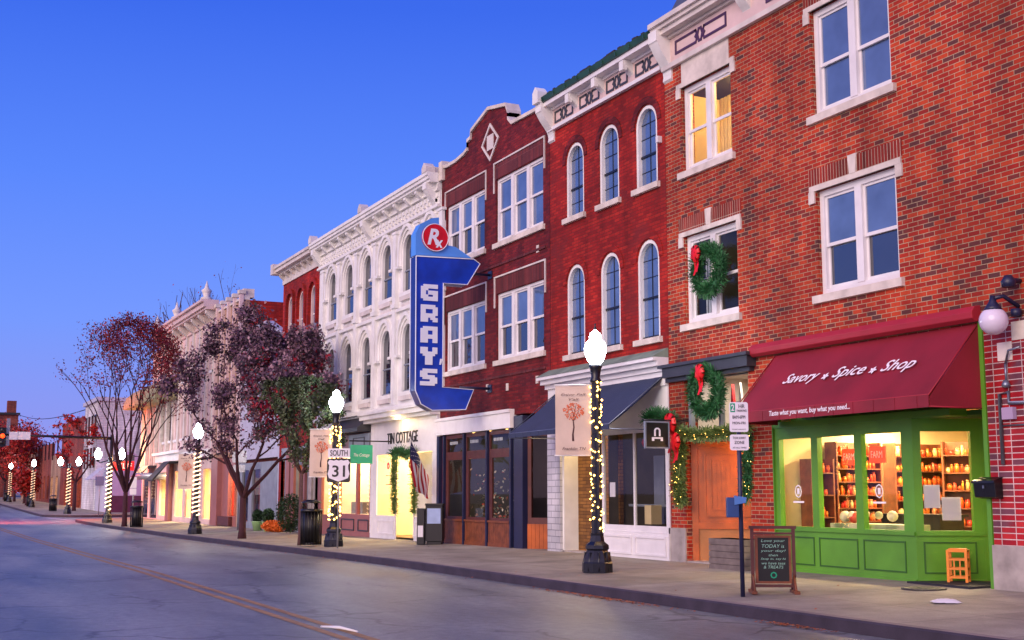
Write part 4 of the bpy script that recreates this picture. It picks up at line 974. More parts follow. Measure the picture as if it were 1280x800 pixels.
cn = MB(); cornice(cn, xra, xrb - .02, [(9.9, 10.28, .05), (10.28, 10.36, .25), (10.36, 10.5, .42), (10.5, 10.6, .48)]); cn.box(xra - .15, xra + .2, D - .52, D, 10.3, 10.72); part('cornice', cn, 'cream2', B)
br_ = MB()
for k in range(7): bracket(br_, xra + .2 + k * .76, .14, 9.95, 10.3, .24)
parts('bracket', br_, 'cream2', B)
# green-lit ground floor
gf = MB(); gf.wall(xra + .3, xrb - .3, -.1, 3.3, [(X(334, 600), X(341, 600), .2, 2.7), (X(345, 600), X(356, 600), .2, 2.8), (X(370, 600), X(378, 600), .6, 2.6)], D, D + .12); gfp = part('shop_front', gf, 'greyblue', B)
g_ = MB(); g_.poly([(xra + .35, D + .08, .2), (xrb - .35, D + .08, .2), (xrb - .35, D + .08, 2.8), (xra + .35, D + .08, 2.8)]); part('pane', g_, 'glass_shop', gfp)
room(B, xra + .3, X(358, 600), D + .14, D + 3, .2, 3.2, 'palegreen', 'intfloor', 170, (.86, 1, .66), 2, strip=False)
room(B, X(362, 600), xrb - .35, D + .14, D + 3, .2, 3.2, 'orangewood', 'intfloor', 90, (1, .7, .3), 1)
ww = MB(); [ww.box(X(p), X(p + 4), D - .1, D, .15, 3.2) for p in (360, 366, 380)]; parts('post', ww, 'rosewood', B)

# ================================================================ the buildings further left, up to the side street
def simple_shop(B, x0, x1, panes, zt=2.7, zb=.5, fm='rosewood', col=(1, .74, .4), power=320, base='rosewood', room_m='plaster', ztop=3.3, dep=3.0):
    g0 = G((x0 + x1) / 2)
    mb = MB().wall(x0, x1, -.4, ztop + g0, [(a, c, zb + g0, zt + g0) for a, c in panes], D - .02, D + .1); o = part('shop_front', mb, fm, B)
    g_ = MB()
    for a, c in panes: g_.poly([(a, D + .05, zb + g0), (c, D + .05, zb + g0), (c, D + .05, zt + g0), (a, D + .05, zt + g0)])
    part('pane', g_, 'glass_shop', o)
    room(B, x0 + .03, x1 - .03, D + .12, D + dep, .15 + g0, ztop + g0 - .05, room_m, 'intfloor', power, col, 2)
    return o
B = thing('low_gabled_building', 'low building with a white gable and red brick upper wall behind the trees', 'building', (-56.0, D, 0))
mb = MB(); mb.wall(-56.2, -49.45, -.4, 8.0, [(-54.6, -53.6, 4.6, 6.2), (-53, -52.2, 4.6, 6.2)] + [(-56.1, -49.6, -.4, 3.0)], D, D + .3); mb.prism([(-56.2, 8.0), (-49.45, 8.0), (-52.0, 8.8), (-54, 8.8)], D, D + .3); part('wall', mb, 'bluewhite', B)
mb = MB(); mb.box(-56.2, -49.45, D + .3, D + 10, -.4, 7.9); part('body', mb, 'farbrick', B)
mb = MB(); mb.prism([(-56.2, 7.9), (-49.45, 7.9), (-49.45, 9.9), (-53.5, 10.3), (-56.2, 10.2)], D + 3.5, D + 9); part('brick_gable', mb, 'redpaint', B)
simple_shop(B, -56.1, -49.6, [(-55.4, -54.2), (-53.6, -52.2)], fm='greyblue', power=60, ztop=3.0)
gl = MB(); gl.poly([(-54.6, D + .1, 4.6), (-53.6, D + .1, 4.6), (-53.6, D + .1, 6.2), (-54.6, D + .1, 6.2)]); gl.poly([(-53, D + .1, 4.6), (-52.2, D + .1, 4.6), (-52.2, D + .1, 6.2), (-53, D + .1, 6.2)]); part('window', gl, 'glass', B)

x5a, x5b = -61.3, -56.22
B = thing('pilastered_building', 'tan brick building with tall thin pilasters between the rose cornice and the white gable', 'building', (x5a, D, 0))
ops = [(x5a + .5 + k * 1.2, x5a + 1.15 + k * 1.2, z, z + 1.7) for k in range(4) for z in (4.5, 7.4)]
shell(B, x5a, x5b, 10.3, ops + [(x5a + .2, x5b - .2, -.5, 3.2)], 'tanbrick', zb=-.5, sidem='redpaint')
gl = MB(); 
for a, c, e, f in ops: gl.poly([(a, D + .12, e), (c, D + .12, e), (c, D + .12, f), (a, D + .12, f)])
part('window', gl, 'glass', B)
pl = MB(); cp = MB()
for k in range(5):
    a = x5a + .2 + k * 1.2; pl.box(a - .12, a + .12, D - .16, D, 3.4, 10.55); cp.box(a - .17, a + .17, D - .22, D + .1, 10.55, 10.72)
cp.box(x5a, x5b, D - .08, D + .3, 10.3, 10.4); cp.box(x5b - .5, x5b, D, D + .5, 10.4, 10.8); parts('pilaster', pl, 'pinkcream', B); part('coping', cp, 'stone', B)
simple_shop(B, x5a + .2, x5b - .2, [(X(288, 600), X(297, 600) + .3), (x5b - 1.8, x5b - .6)], power=750, fm='rosewood', zb=.7)
bn = MB(); bn.box(x5a + 1.5, x5b - .8, D - .2, D - .02, .1, .5); part('window_bench', bn, 'darkwood', B)

x6a, x6b = -75.6, -61.32
B = thing('rose_building', 'pale rose building with a swept bracketed cornice and pointed finials', 'building', (x6a, D, 0))
ops = [(x6a + .8 + k * 1.75, x6a + 1.6 + k * 1.75, z, z + 2.0) for k in range(8) for z in (4.5, 7.6)]
shell(B, x6a, x6b, 10.5, ops + [(x6a + .2, x6b - .2, -.5, 3.4)], 'pinkcream', zb=-.5)
gl = MB(); fr_ = MB()
for a, c, e, f in ops:
    gl.poly([(a, D + .12, e), (c, D + .12, e), (c, D + .12, f), (a, D + .12, f)]); frame_rect(fr_, a, c, e, f, .07, D + .05, D + .11); fr_.box(a - .1, c + .1, D - .1, D, e - .14, e - .01)
wn = part('window', fr_, 'white', B); part('pane', gl, 'glass', wn)
cn = MB(); cornice(cn, x6a, x6b, [(9.95, 10.05, .1), (10.5, 10.62, .6), (10.62, 10.86, .72), (10.86, 10.98, .85)], 0); part('cornice', cn, 'pinkcream', B)
br_ = MB(); pl = MB()
for k in range(9):
    a = x6a + .3 + k * 1.7; bracket(br_, a, .3, 9.7, 10.5, .55); pl.box(a - .14, a + .14, D - .1, D, 3.8, 9.9)
parts('bracket', br_, 'cream2', B); parts('pilaster', pl, 'cream2', B)
for a in (x6a + .3, x6a + 6.2, x6b - .5):
    f_ = MB(); f_.lathe([(.26, 0), (.3, .12), (.14, .2), (.22, .4), (.26, .5), (.12, .62), (.05, .85), (.01, 1.0)], (a, D - .5, 10.98), 12); part('finial', f_, 'cream2', B)
simple_shop(B, x6a + .3, x6b - .3, [(X(195, 600), X(210, 600)), (X(219, 600), X(229, 600)), (X(232, 600), X(240, 600)), (X(254, 600), X(267, 600)), (X(273, 600) - .1, X(275, 600) + .2)], zt=2.95, fm='pinkcream', power=1900, ztop=3.4)
ps_ = MB()
for p in (213, 246, 270, 274): ps_.box(X(p), X(p + 4), D - .25, D, -.3, 3.2)
parts('post', ps_, 'rosewood', B)
fa = MB(); fa.box(x6a, x6b, D - .3, D, 3.3, 3.7); fa.box(x6a, X(235, 570), D - .5, D, 3.7, 3.85); part('fascia', fa, 'white', B)
it = MB(); it.box(X(262, 600), X(266, 600), D + .4, D + .7, .8, 2.1); part('orange_display', it, 'mum', B)
it = MB(); it.box(X(233, 600), X(238, 600), D + .4, D + .5, .6, 2.1); part('wooden_cabinet', it, 'orangewood', B)
# corner building with a rounded tiled canopy and a little roof tower
B = thing('corner_building', 'corner building with a mossy tiled canopy and a small pale roof tower', 'building', (-79.0, D, 0))
xk = -81.6
mb = MB(); mb.box(xk, x6a - .02, D + .3, D + 12, -.6, 8.2); mb.wall(xk, x6a - .02, -.6, 8.2, [(-80.9, -80.0, 4.2, 6.4), (-79.4, -78.5, 4.2, 6.4), (-77.8, -76.9, 4.2, 6.4), (-81.2, -79.2, .1, 2.7), (-78.6, -76.2, .1, 2.7)], D, D + .299); part('wall', mb, 'pinkcream', B)
tw_ = MB(); tw_.box(-80.8, -75.7, D + .4, D + 3, 8.2, 10.1); tw_.box(-80.95, -75.66, D + .2, D + 3.1, 10.1, 10.25); tw_.box(-80.8, -80.4, D + .28, D + .4, 8.2, 10.1); tw_.box(-76.1, -75.7, D + .28, D + .4, 8.2, 10.1); part('tower', tw_, 'cream2', B)
tw_ = MB(); tw_.box(-78.6, -76.6, D + .37, D + .41, 8.4, 9.7); part('tower_window', tw_, 'glass', B)
cn = MB(); cn.prism([(D - 1.3, 6.75), (D - 1.3, 7.0), (D - 1.1, 7.5), (D - .7, 7.85), (D, 8.05), (D, 6.75)], xk - .3, -70.5, 'x'); part('tiled_canopy', cn, 'tileg', B)
gl = MB()
for a, c in ((-80.9, -80.0), (-79.4, -78.5), (-77.8, -76.9)): gl.poly([(a, D + .12, 4.2), (c, D + .12, 4.2), (c, D + .12, 6.4), (a, D + .12, 6.4)])
part('window', gl, 'glass', B)
pl = MB(); [pl.box(xx - .12, xx + .12, D - .2, D - .02, 3.2, 6.9) for xx in (-81.4, -79.7, -78.15, -76.6, -74.9, -73)]; parts('column', pl, 'stone', B)
gp_ = MB(); gp_.box(-81.2, -79.2, D + .05, D + .1, .1, 2.7); gp_.box(-78.6, -76.2, D + .05, D + .1, .1, 2.7); part('lit_window', gp_, 'lit', B) if 'lit' in M else part('shop_glass', gp_, 'glass', B)
ld = bpy.data.lights.new('facade_lamp', 'POINT'); ld.energy = 260; ld.color = (1, .5, .22); ld.shadow_soft_size = .2
lo = bpy.data.objects.new('facade_lamp', ld); COL.objects.link(lo); lo.parent = B; lo.location = Vector((-80.5, D - 1.0, 4.0)) - WL[B.name]

# ================================================================ the far block across the side street
gx = G(-100)
B = thing('lilac_corner_building', 'lilac rendered corner building with maroon base across the side street', 'building', (-97, D, 0))
mb = MB(); mb.prism([(D, -.3), (D + 4.2, -.3), (D + 4.2, 4.4), (D + 2.6, 4.4), (D + 2.5, 4.1), (D + 1.7, 4.7), (D + 1.3, 4.6), (D + .9, 3.7), (D, 2.5)], -97.3, -97, 'x'); part('side_wall', mb, 'lilac', B)
mb = MB(); mb.box(-96.99, -96.95, D + .02, D + 4.2, -.3, 1.4); part('painted_base', mb, 'lilac_base', B)
mb = MB(); mb.box(-103, -97.3, D + .02, D + 4.2, -.3, 2.5); part('body', mb, 'bluewhite', B)
mb = MB(); mb.prism([(D - 1.0, 2.6), (D, 3.5), (D, 2.6)], -102, -98.8, 'x'); part('awning', mb, 'bluewhite', B)
B = thing('pale_blue_building', 'tall pale blue-white building past the side street', 'building', (-106, D, 0))
mb = MB(); mb.box(-111.3, -103.02, D, D + 12, -.3, 8.8); part('wall', mb, 'whitebrick', B); mb = MB(); mb.box(-111.4, -102.9, D - .2, D + 12.1, 8.8, 9.1); part('cornice', mb, 'bluewhite', B)
w1 = MB(); [w1.box(-110.6 + k * 1.9, -109.6 + k * 1.9, D - .05, D, z, z + 1.6) for k in range(4) for z in (3.6, 6.2)]; parts('window', w1, 'glass', B)
B = thing('brown_shop_building', 'brown brick building with one orange lit shop past the side street', 'building', (-112, D, 0))
mb = MB(); mb.wall(-128, -111.32, -.3, 8.1, [(-114.6, -112, .4, 3.0), (-118.5, -115.4, .4, 2.8), (-124, -120, .4, 2.8)], D, D + .3); part('wall', mb, 'farbrick', B)
mb = MB(); mb.box(-128, -111.32, D + .3, D + 12, 3.6, 8.0); part('body', mb, 'farbrick', B)
room(B, -127.8, -111.5, D + .31, D + 4, .2, 3.4, 'orangewood', 'intfloor', 700, (1, .6, .24), 3)
for i, (a, c, h_, mm, hue, ww) in enumerate([(-137, -128.02, 5.0, 'tanbrick', 'low tan far shop beyond the double lamp', 350), (-152, -137.02, 6.2, 'farbrick', 'dim brick far shop under the dark red trees', 300), (-172, -152.02, 6, 'tanbrick', 'farthest tan shop front at the left edge', 300)]):
    B = thing('far_shop', hue, 'building', (a, D, G(a)))
    g0 = G((a + c) / 2); mb = MB(); n = int((c - a) // 3); o_ = [(a + .5 + k * (c - a) / n, a + 2.2 + k * (c - a) / n, g0 + .5, g0 + 2.9) for k in range(n)]
    mb.wall(a, c, -.3, g0 + h_, o_, D, D + .3); part('wall', mb, mm, B)
    room(B, a + .1, c - .1, D + .31, D + 4, g0 + .1, g0 + 3.4, 'plaster', 'intfloor', ww, (1, .7, .4), 2)
    w1 = MB(); [w1.box(p[0] + .3, p[0] + 1.3, D - .05, D, g0 + 4.6, g0 + 6.4) for p in o_]; parts('window', w1, 'glass', B)
# big red brick hall closing the street on the far left
B = thing('brick_hall', 'plain flat-roofed red brick hall with a chimney at the left edge', 'building', (-190, 4, G(-190)))
yb = -14
bx0, bx1 = -215, -190
mb = MB(); mb.box(bx0, bx1, yb, 13.9, -1, 12.6); part('wall', mb, 'farbrick', B)
mb = MB(); mb.box(bx0 - .3, bx1 + .3, yb, 14.1, 12.6, 12.9); part('coping', mb, 'roofing', B)
mb = MB(); mb.box(bx1 - 1.6, bx1 - .3, 12.4, 13.6, 12.9, 14.6); part('chimney', mb, 'farbrick', B)

# ================================================================ awnings
def awning(name, label, x0, x1, z_top, z_bot, proj, m_, val=.17, open_side=True, sag=.045, seams=8):
    a = thing(name, label, 'awning', ((x0 + x1) / 2, D, z_bot))
    yt = D - .03; yo = D - proj
    mb = MB(); n = 6; m = seams * 2
    mb.smooth = True
    def pt(i, j, d=0):
        u = i / m; v = j / n
        return (x0 + (x1 - x0) * u, yt + (yo - yt) * v, z_top + (z_bot + val - z_top) * v - sag * math.sin(math.pi * v) * (1 - .5 * abs(math.sin(math.pi * u * seams))) + .006 * math.sin(u * 61 + v * 7) * math.sin(math.pi * v) - d)
    for d, fl in ((0, 0), (.02, 1)):
        ids = [[mb.p(*pt(i, j, d)) for j in range(n + 1)] for i in range(m + 1)]
        for i in range(m):
            for j in range(n):
                q = (ids[i][j], ids[i + 1][j], ids[i + 1][j + 1], ids[i][j + 1]); mb.face(q if fl else q[::-1])
    mb.smooth = False
    cv = part('canvas', mb, m_, a)
    vb = MB(); k = 0; st = (x1 - x0) / (seams * 3)
    while k < seams * 3:
        p_ = x0 + k * st; vb.box(p_ + .002, p_ + st - .002, yo - .012 - .004 * (k % 2), yo + .0, z_bot, z_bot + val); k += 1
    vl = part('valance', vb, m_, a)
    sd_ = MB()
    for xx in (x0, x1): sd_.prism([(yt, z_top - .03), (yo + .01, z_bot + val - .03), (yo + .01, z_bot), (yt, z_bot)], xx - .006, xx + .006, 'x')
    parts('side_panel', sd_, m_, a) if open_side else None
    fb = MB(); fb.tube([(x0, yt, z_top), (x0, yo, z_bot + val), (x1, yo, z_bot + val), (x1, yt, z_top)], .012, 6); fb.tube([(x0, yo, z_bot + .01), (x0, yt, z_bot + .01)], .012, 6); fb.tube([(x1, yo, z_bot + .01), (x1, yt, z_bot + .01)], .012, 6)
    part('awning_frame', fb, 'steel' if m_ != 'awnred' else 'awnband', a)
    return a
AX0, AX1 = -17.4, -12.86
aw = awning('shop_awning', 'burgundy canvas awning lettered Savory Spice Shop over the green shop front', AX0, AX1, 3.86, 2.67, .98, 'awnred', seams=7)
hb = MB(); hb.prism([(D, 3.9), (D - .1, 3.88), (D - .17, 3.93), (D - .18, 4.02), (D - .12, 4.1), (D, 4.12)], -17.97, AX1 + .05, 'x'); part('roller_cover', hb, 'awnband', aw, bevel=.01)
# lettering lies on the slope
sl0 = Vector((0, D - .03, 3.86)); sl1 = Vector((0, D - .98, 2.84)); up = (sl0 - sl1).normalized(); Ls = (sl0 - sl1).length
def slope_pt(x, t_): q = sl1 + (sl0 - sl1) * t_; return Vector((x, q.y, q.z)) + Vector((0, -up.z, up.y)) * .012
x_ = -16.55
for s_, wd, hh, dz in (('Savory', .86, .29, 0), ('Spice', .72, .30, 0), ('Shop', .68, .30, 0)):
    text('lettering', s_, slope_pt(x_, .38), (1, 0, 0), up, wd, hh, 'lettering', aw, shear=.35, off=.006)
    x_ += wd + .1
    if s_ != 'Shop':
        fl_ = MB()
        c0 = slope_pt(x_ + .08, .47)
        for k in range(5):
            a_ = k * 1.2566; e = Vector((math.cos(a_), 0, 0)) + up * math.sin(a_); f_ = Vector((-math.sin(a_), 0, 0)) + up * math.cos(a_)
            fl_.poly([tuple(c0), tuple(c0 + e * .04 + f_ * .03), tuple(c0 + e * .085), tuple(c0 + e * .04 - f_ * .02)])
        part('flourish', fl_, 'lettering', aw); x_ += .26
text('slogan', 'Taste what you want, buy what you need...', (-16.35, D - 1.0, 2.715), (1, 0, 0), (0, 0, 1), 1.92, .105, 'lettering', aw, shear=.15, off=.012)
awning('shop_awning', 'navy canvas awning under the white cornice of the bright red building', -25.4, -20.93, 3.84, 2.74, 1.3, 'navy', val=.1, open_side=False, seams=8)
def barrel(label, x0, x1, z1, z0, pr, m_):
    a = thing('canopy', label, 'awning', ((x0 + x1) / 2, D, z0)); mb = MB()
    mb.prism([(D, z1), (D - pr * .35, z1), (D - pr, z0 + .1), (D - pr, z0), (D - pr + .05, z0), (D - pr * .4, z1 - .12), (D, z1 - .12)], x0, x1, 'x'); part('canvas', mb, m_, a)
barrel('charcoal sloped awning, leftmost on the white lit shop', X(186, 570), X(196, 570), 3.2, 2.3, 1.2, 'darktrim')
barrel('black sloped awning right of the lilac post', X(216, 570), X(224, 570), 3.3, 2.2, 1.4, 'blackaw')
mb = MB(); mb.lathe([(1.3, 0), (1.3, .35), (1.22, .36)], (X(203, 585), D - .2, 2.35), 20); tag(part('round_canopy', mb, 'signsteel'), 'round grey metal canopy over the far white lit shop', 'canopy')

# ================================================================ blade sign
xs = -29.05
S = thing('blade_sign', "tall blue arrow-shaped GRAY'S pharmacy sign with a red Rx disc", 'sign', (xs, D, 3.6))
def onX(px, py, xp=xs):
    x, y, z = ray(px, py); return (y * xp / x, HC + z * xp / x)
main = [(520, 320), (592, 324), (600, 330), (584, 356), (554, 354), (553, 484), (592, 487), (582, 512), (540, 513), (526, 505), (519, 488)]
pts = [onX(*q) for q in main]
mb = MB(); mb.mi = 0; mb.prism(pts, xs - .36, xs, 'x'); mb.m = [0, 0] + [1] * (len(mb.f) - 2); part('sign_box', mb, ['signblue', 'signside'], S)
cr_ = [(520, 319), (520, 292), (526, 280), (540, 273), (549, 272), (550, 300), (556, 306), (570, 309), (590, 323)]
pts2 = [onX(*q) for q in cr_]; mb = MB(); mb.prism([(a, b_ + .01) for a, b_ in pts2], xs - .34, xs - .02, 'x'); part('crest', mb, 'signlight', S)
tb = MB(); tb.tube([(xs + .012, a, b_) for a, b_ in pts + pts[:1]], .014, 6); tb.tube([(xs - .372, a, b_) for a, b_ in pts + pts[:1]], .014, 6); part('neon_outline', tb, 'neonwhite', S)
dy, dz_ = onX(544, 297)
dc = MB()
for r_, x_a, x_b in ((.36, xs - .05, xs + .03),):
    dc.prism([(dy + r_ * math.cos(t_ * math.pi / 16), dz_ + r_ * math.sin(t_ * math.pi / 16)) for t_ in range(32)], x_a, x_b, 'x')
dsk = part('disc', dc, 'signred', S)
rg = MB(); rg.tube([(xs + .03, dy + .35 * math.cos(t_ * math.pi / 16), dz_ + .35 * math.sin(t_ * math.pi / 16)) for t_ in range(33)], .012, 6); part('disc_rim', rg, 'neonwhite', dsk)
text('letter', 'R', (xs + .031, dy - .22, dz_ - .2), (0, 1, 0), (0, 0, 1), .32, .42, 'neonwhite', dsk, shear=.25, off=.03)
text('letter', 'x', (xs + .034, dy + .0, dz_ - .26), (0, 1, 0), (0, 0, 1), .2, .2, 'neonwhite', dsk, shear=.1, off=.03)
GL = {'G': ["0111111", "1111111", "1110000", "1101111", "1101111", "1110011", "1111111", "0111111"],
      'R': ["1111110", "1111111", "1100011", "1100011", "1111111", "1111110", "1110111", "1110011"],
      'A': ["0111111", "1111111", "1110011", "1110011", "1111111", "1111111", "1110011", "1110011"],
      'Y': ["1110011", "1110011", "1111111", "0111110", "0011100", "0011100", "0011100", "0011100"],
      'S': ["0111111", "1111111", "1110000", "1111110", "0111111", "0000111", "1111111", "1111110"]}
lt0, lt1 = onX(526, 368)[0], onX(547, 368)[0]
for ch, ya, yb_ in (('G', 355.5, 376), ('R', 381, 402.5), ('A', 408, 428.5), ('Y', 434, 456), ('S', 461, 482)):
    za = onX(536, ya)[1]; zb_ = onX(536, yb_)[1]; mb = MB(); g = GL[ch]; cw = (lt1 - lt0) / 7; chh = (za - zb_) / 8
    for r_ in range(8):
        c = 0
        while c < 7:
            if g[r_][c] == '1':
                e = c
                while e < 7 and g[r_][e] == '1': e += 1
                mb.box(xs + .002, xs + .022, lt0 + c * cw, lt0 + e * cw, za - (r_ + 1) * chh, za - r_ * chh); c = e
            else: c += 1
    part('letter', mb, 'neonwhite', S)
mb = MB(); a_, b_ = onX(550, 452); mb.prism([(a_, b_ + .07), (a_ + .07, b_ + .07), (a_ + .02, b_ - .08), (a_ - .02, b_ - .08)], xs + .002, xs + .022, 'x'); part('apostrophe', mb, 'neonwhite', S)
br_ = MB(); yb_, zb_ = onX(585, 487)
for zz, y_s in ((zb_ + .06, yb_ - .15), (onX(585, 340)[1], yb_)): br_.tube([(xs - .18, y_s, zz), (xs - .18, D, zz)], .035, 8); br_.box(xs - .3, xs - .06, D - .03, D, zz - .1, zz + .1)
parts('wall_bracket', br_, 'polepaint', S)

# ================================================================ street lamps
def globe(mb, c): mb.lathe([(.08, 0), (.14, .08), (.19, .22), (.195, .3), (.17, .38), (.12, .43), (.1, .45), (.105, .5), (.08, .56), (.03, .6), (.012, .62)], c, 20)
def lamp_base(P):
    mb = MB()
    mb.lathe([(.27, 0), (.27, .16), (.255, .18), (.25, .22), (.2, .34), (.185, .37), (.21, .4), (.205, .46), (.13, .52), (.115, .62), (.12, .66)], (0, 0, 0), 8, smooth=False)
    for k in range(8):
        a = k * math.pi / 4 + math.pi / 8; mb.tube([(.235 * math.cos(a), .235 * math.sin(a), .02), (.2 * math.cos(a), .2 * math.sin(a), .34)], .025, 6)
    return part('base', mb, 'lamppaint', P)
def make_lamp(name, label, loc, twin=False, group='street lamps along the kerb'):
    P = thing(name, label, 'street lamp', (0, 0, 0), group)
    lamp_base(P)
    mb = MB(); n = 16; rings = []
    for zz, r_ in ((.6, .1), (3.25, .08)):
        rings.append([mb.p(r_ * (1 - .12 * (k % 2)) * math.cos(2 * math.pi * k / n), r_ * (1 - .12 * (k % 2)) * math.sin(2 * math.pi * k / n), zz) for k in range(n)])
    for k in range(n): mb.face((rings[0][k], rings[0][(k + 1) % n], rings[1][(k + 1) % n], rings[1][k]))
    mb.lathe([(.07, 0), (.1, .03), (.1, .06), (.075, .1), (.1, .26), (.12, .3), (.1, .33)], (0, 0, 3.24), 16)
    part('pole', mb, 'lamppaint', P)
    if not twin:
        g = MB(); globe(g, (0, 0, 3.57)); gb_ = part('globe', g, 'globe', P)
        f = MB(); f.lathe([(.02, 0), (.03, .03), (.008, .08), (.02, .1), (.002, .13)], (0, 0, 4.18), 8); part('finial', f, 'lamppaint', gb_)
    else:
        a = MB(); a.tube([(-.62, -.0, 3.35), (-.5, 0, 3.25), (0, 0, 3.4), (.5, 0, 3.25), (.62, 0, 3.35)], .03, 8)
        for sx in (-.62, .62): a.lathe([(.06, 0), (.1, .1), (.08, .14)], (sx, 0, 3.3), 12)
        part('arm', a, 'lamppaint', P)
        for sx in (-.62, .62): g = MB(); globe(g, (sx, 0, 3.44)); part('globe', g, 'globe', P)
    P.location = loc; return P
def fairy(label, loc, n, z0, z1, r, spiral, bm, seed, wraps=9, bulb_r=.016, nf=1.0):
    rnd = random.Random(seed); P = thing('string_lights', label, 'string lights', (0, 0, 0), 'fairy lights wound round the lamp poles')
    w_ = MB(); pts = []; m = wraps * 10
    for k in range(m + 1):
        t_ = k / m; a = t_ * wraps * 2 * math.pi; rr = r + (.1 - .02 * t_) ; pts.append((rr * math.cos(a), rr * math.sin(a), z0 + (z1 - z0) * t_))
    w_.tube(pts, .006, 5); part('cable', w_, 'black', P)
    b_ = MB()
    for k in range(n):
        t_ = (k + .5) / n
        if spiral: a = t_ * wraps * 2 * math.pi; zz = z0 + (z1 - z0) * t_
        else: a = rnd.random() * 6.28; zz = z0 + (z1 - z0) * min(1, max(0, t_ + rnd.gauss(0, .01)))
        rr = .1 - .02 * t_ + r + .008 + rnd.random() * .015
        b_.octa((rr * math.cos(a), rr * math.sin(a), zz), bulb_r * (.8 + rnd.random() * .5))
    part('bulb_chain', b_, bm, P); P.location = loc; return P
LX = [(-19.12, 10.79), (-32.68, 10.40), (-48.47, 9.98), (-71.9, 10.05), (-95.6, 10.6)]
def at(x, y): return (x, y, SW(x, y))
lamp1 = make_lamp('street_lamp', 'nearest lit globe street lamp, in front of the red building, with a beige banner', at(*LX[0]))
for (x, y), lb in ((LX[1], 'lit globe street lamp behind the route 31 sign'), (LX[2], 'lit globe street lamp left of the purple tree')):
    c = copy_tree(lamp1, None, at(x, y)); c['label'] = lb
tw1 = make_lamp('twin_street_lamp', 'dark lamp with two lit globes at the corner of the side street', at(*LX[3]), True, 'twin street lamps')
tw1.rotation_euler = (0, 0, R(78)); c = copy_tree(tw1, None, at(*LX[4])); c['label'] = 'farther lamp with two lit globes beyond the side street'
fairy('scattered warm fairy lights wound round the nearest lamp pole', at(*LX[0]), 125, .66, 3.3, .0, False, 'bulb', 1, bulb_r=.019)
fairy('bright thick fairy lights round the lamp pole by the route 31 sign', at(*LX[1]), 210, .7, 3.2, .04, False, 'bulb', 2, bulb_r=.026)
fairy('tight spiral of pale fairy lights left of the purple tree', at(*LX[2]), 420, .7, 3.2, .02, True, 'bulb_pale', 3, wraps=15, bulb_r=.026)
fairy('spiral of pale fairy lights on the twin lamp at the side street', at(*LX[3]), 320, .7, 3.2, .03, True, 'bulb_pale', 4, wraps=11, bulb_r=.034)
fairy('distant spiral of pale fairy lights beyond the side street', at(*LX[4]), 200, .7, 3.2, .03, True, 'bulb_dim', 5, wraps=11, bulb_r=.035)
# lamps further down the far block
for i, (x, lb, tl) in enumerate(((-119, 'far lamp with fairy lights left of the farther twin lamp', 'fairy lights on the far lamp left of the farther twin lamp'), (-146, 'farthest lamp at the left edge of the street', 'fairy lights on the farthest lamp'))):
    c = copy_tree(lamp1, None, at(x, 10.2)); c['label'] = lb
    fairy(tl, at(x, 10.2), 110, .7, 3.2, .04, True, 'bulb_dim', 10 + i, wraps=11, bulb_r=.035)

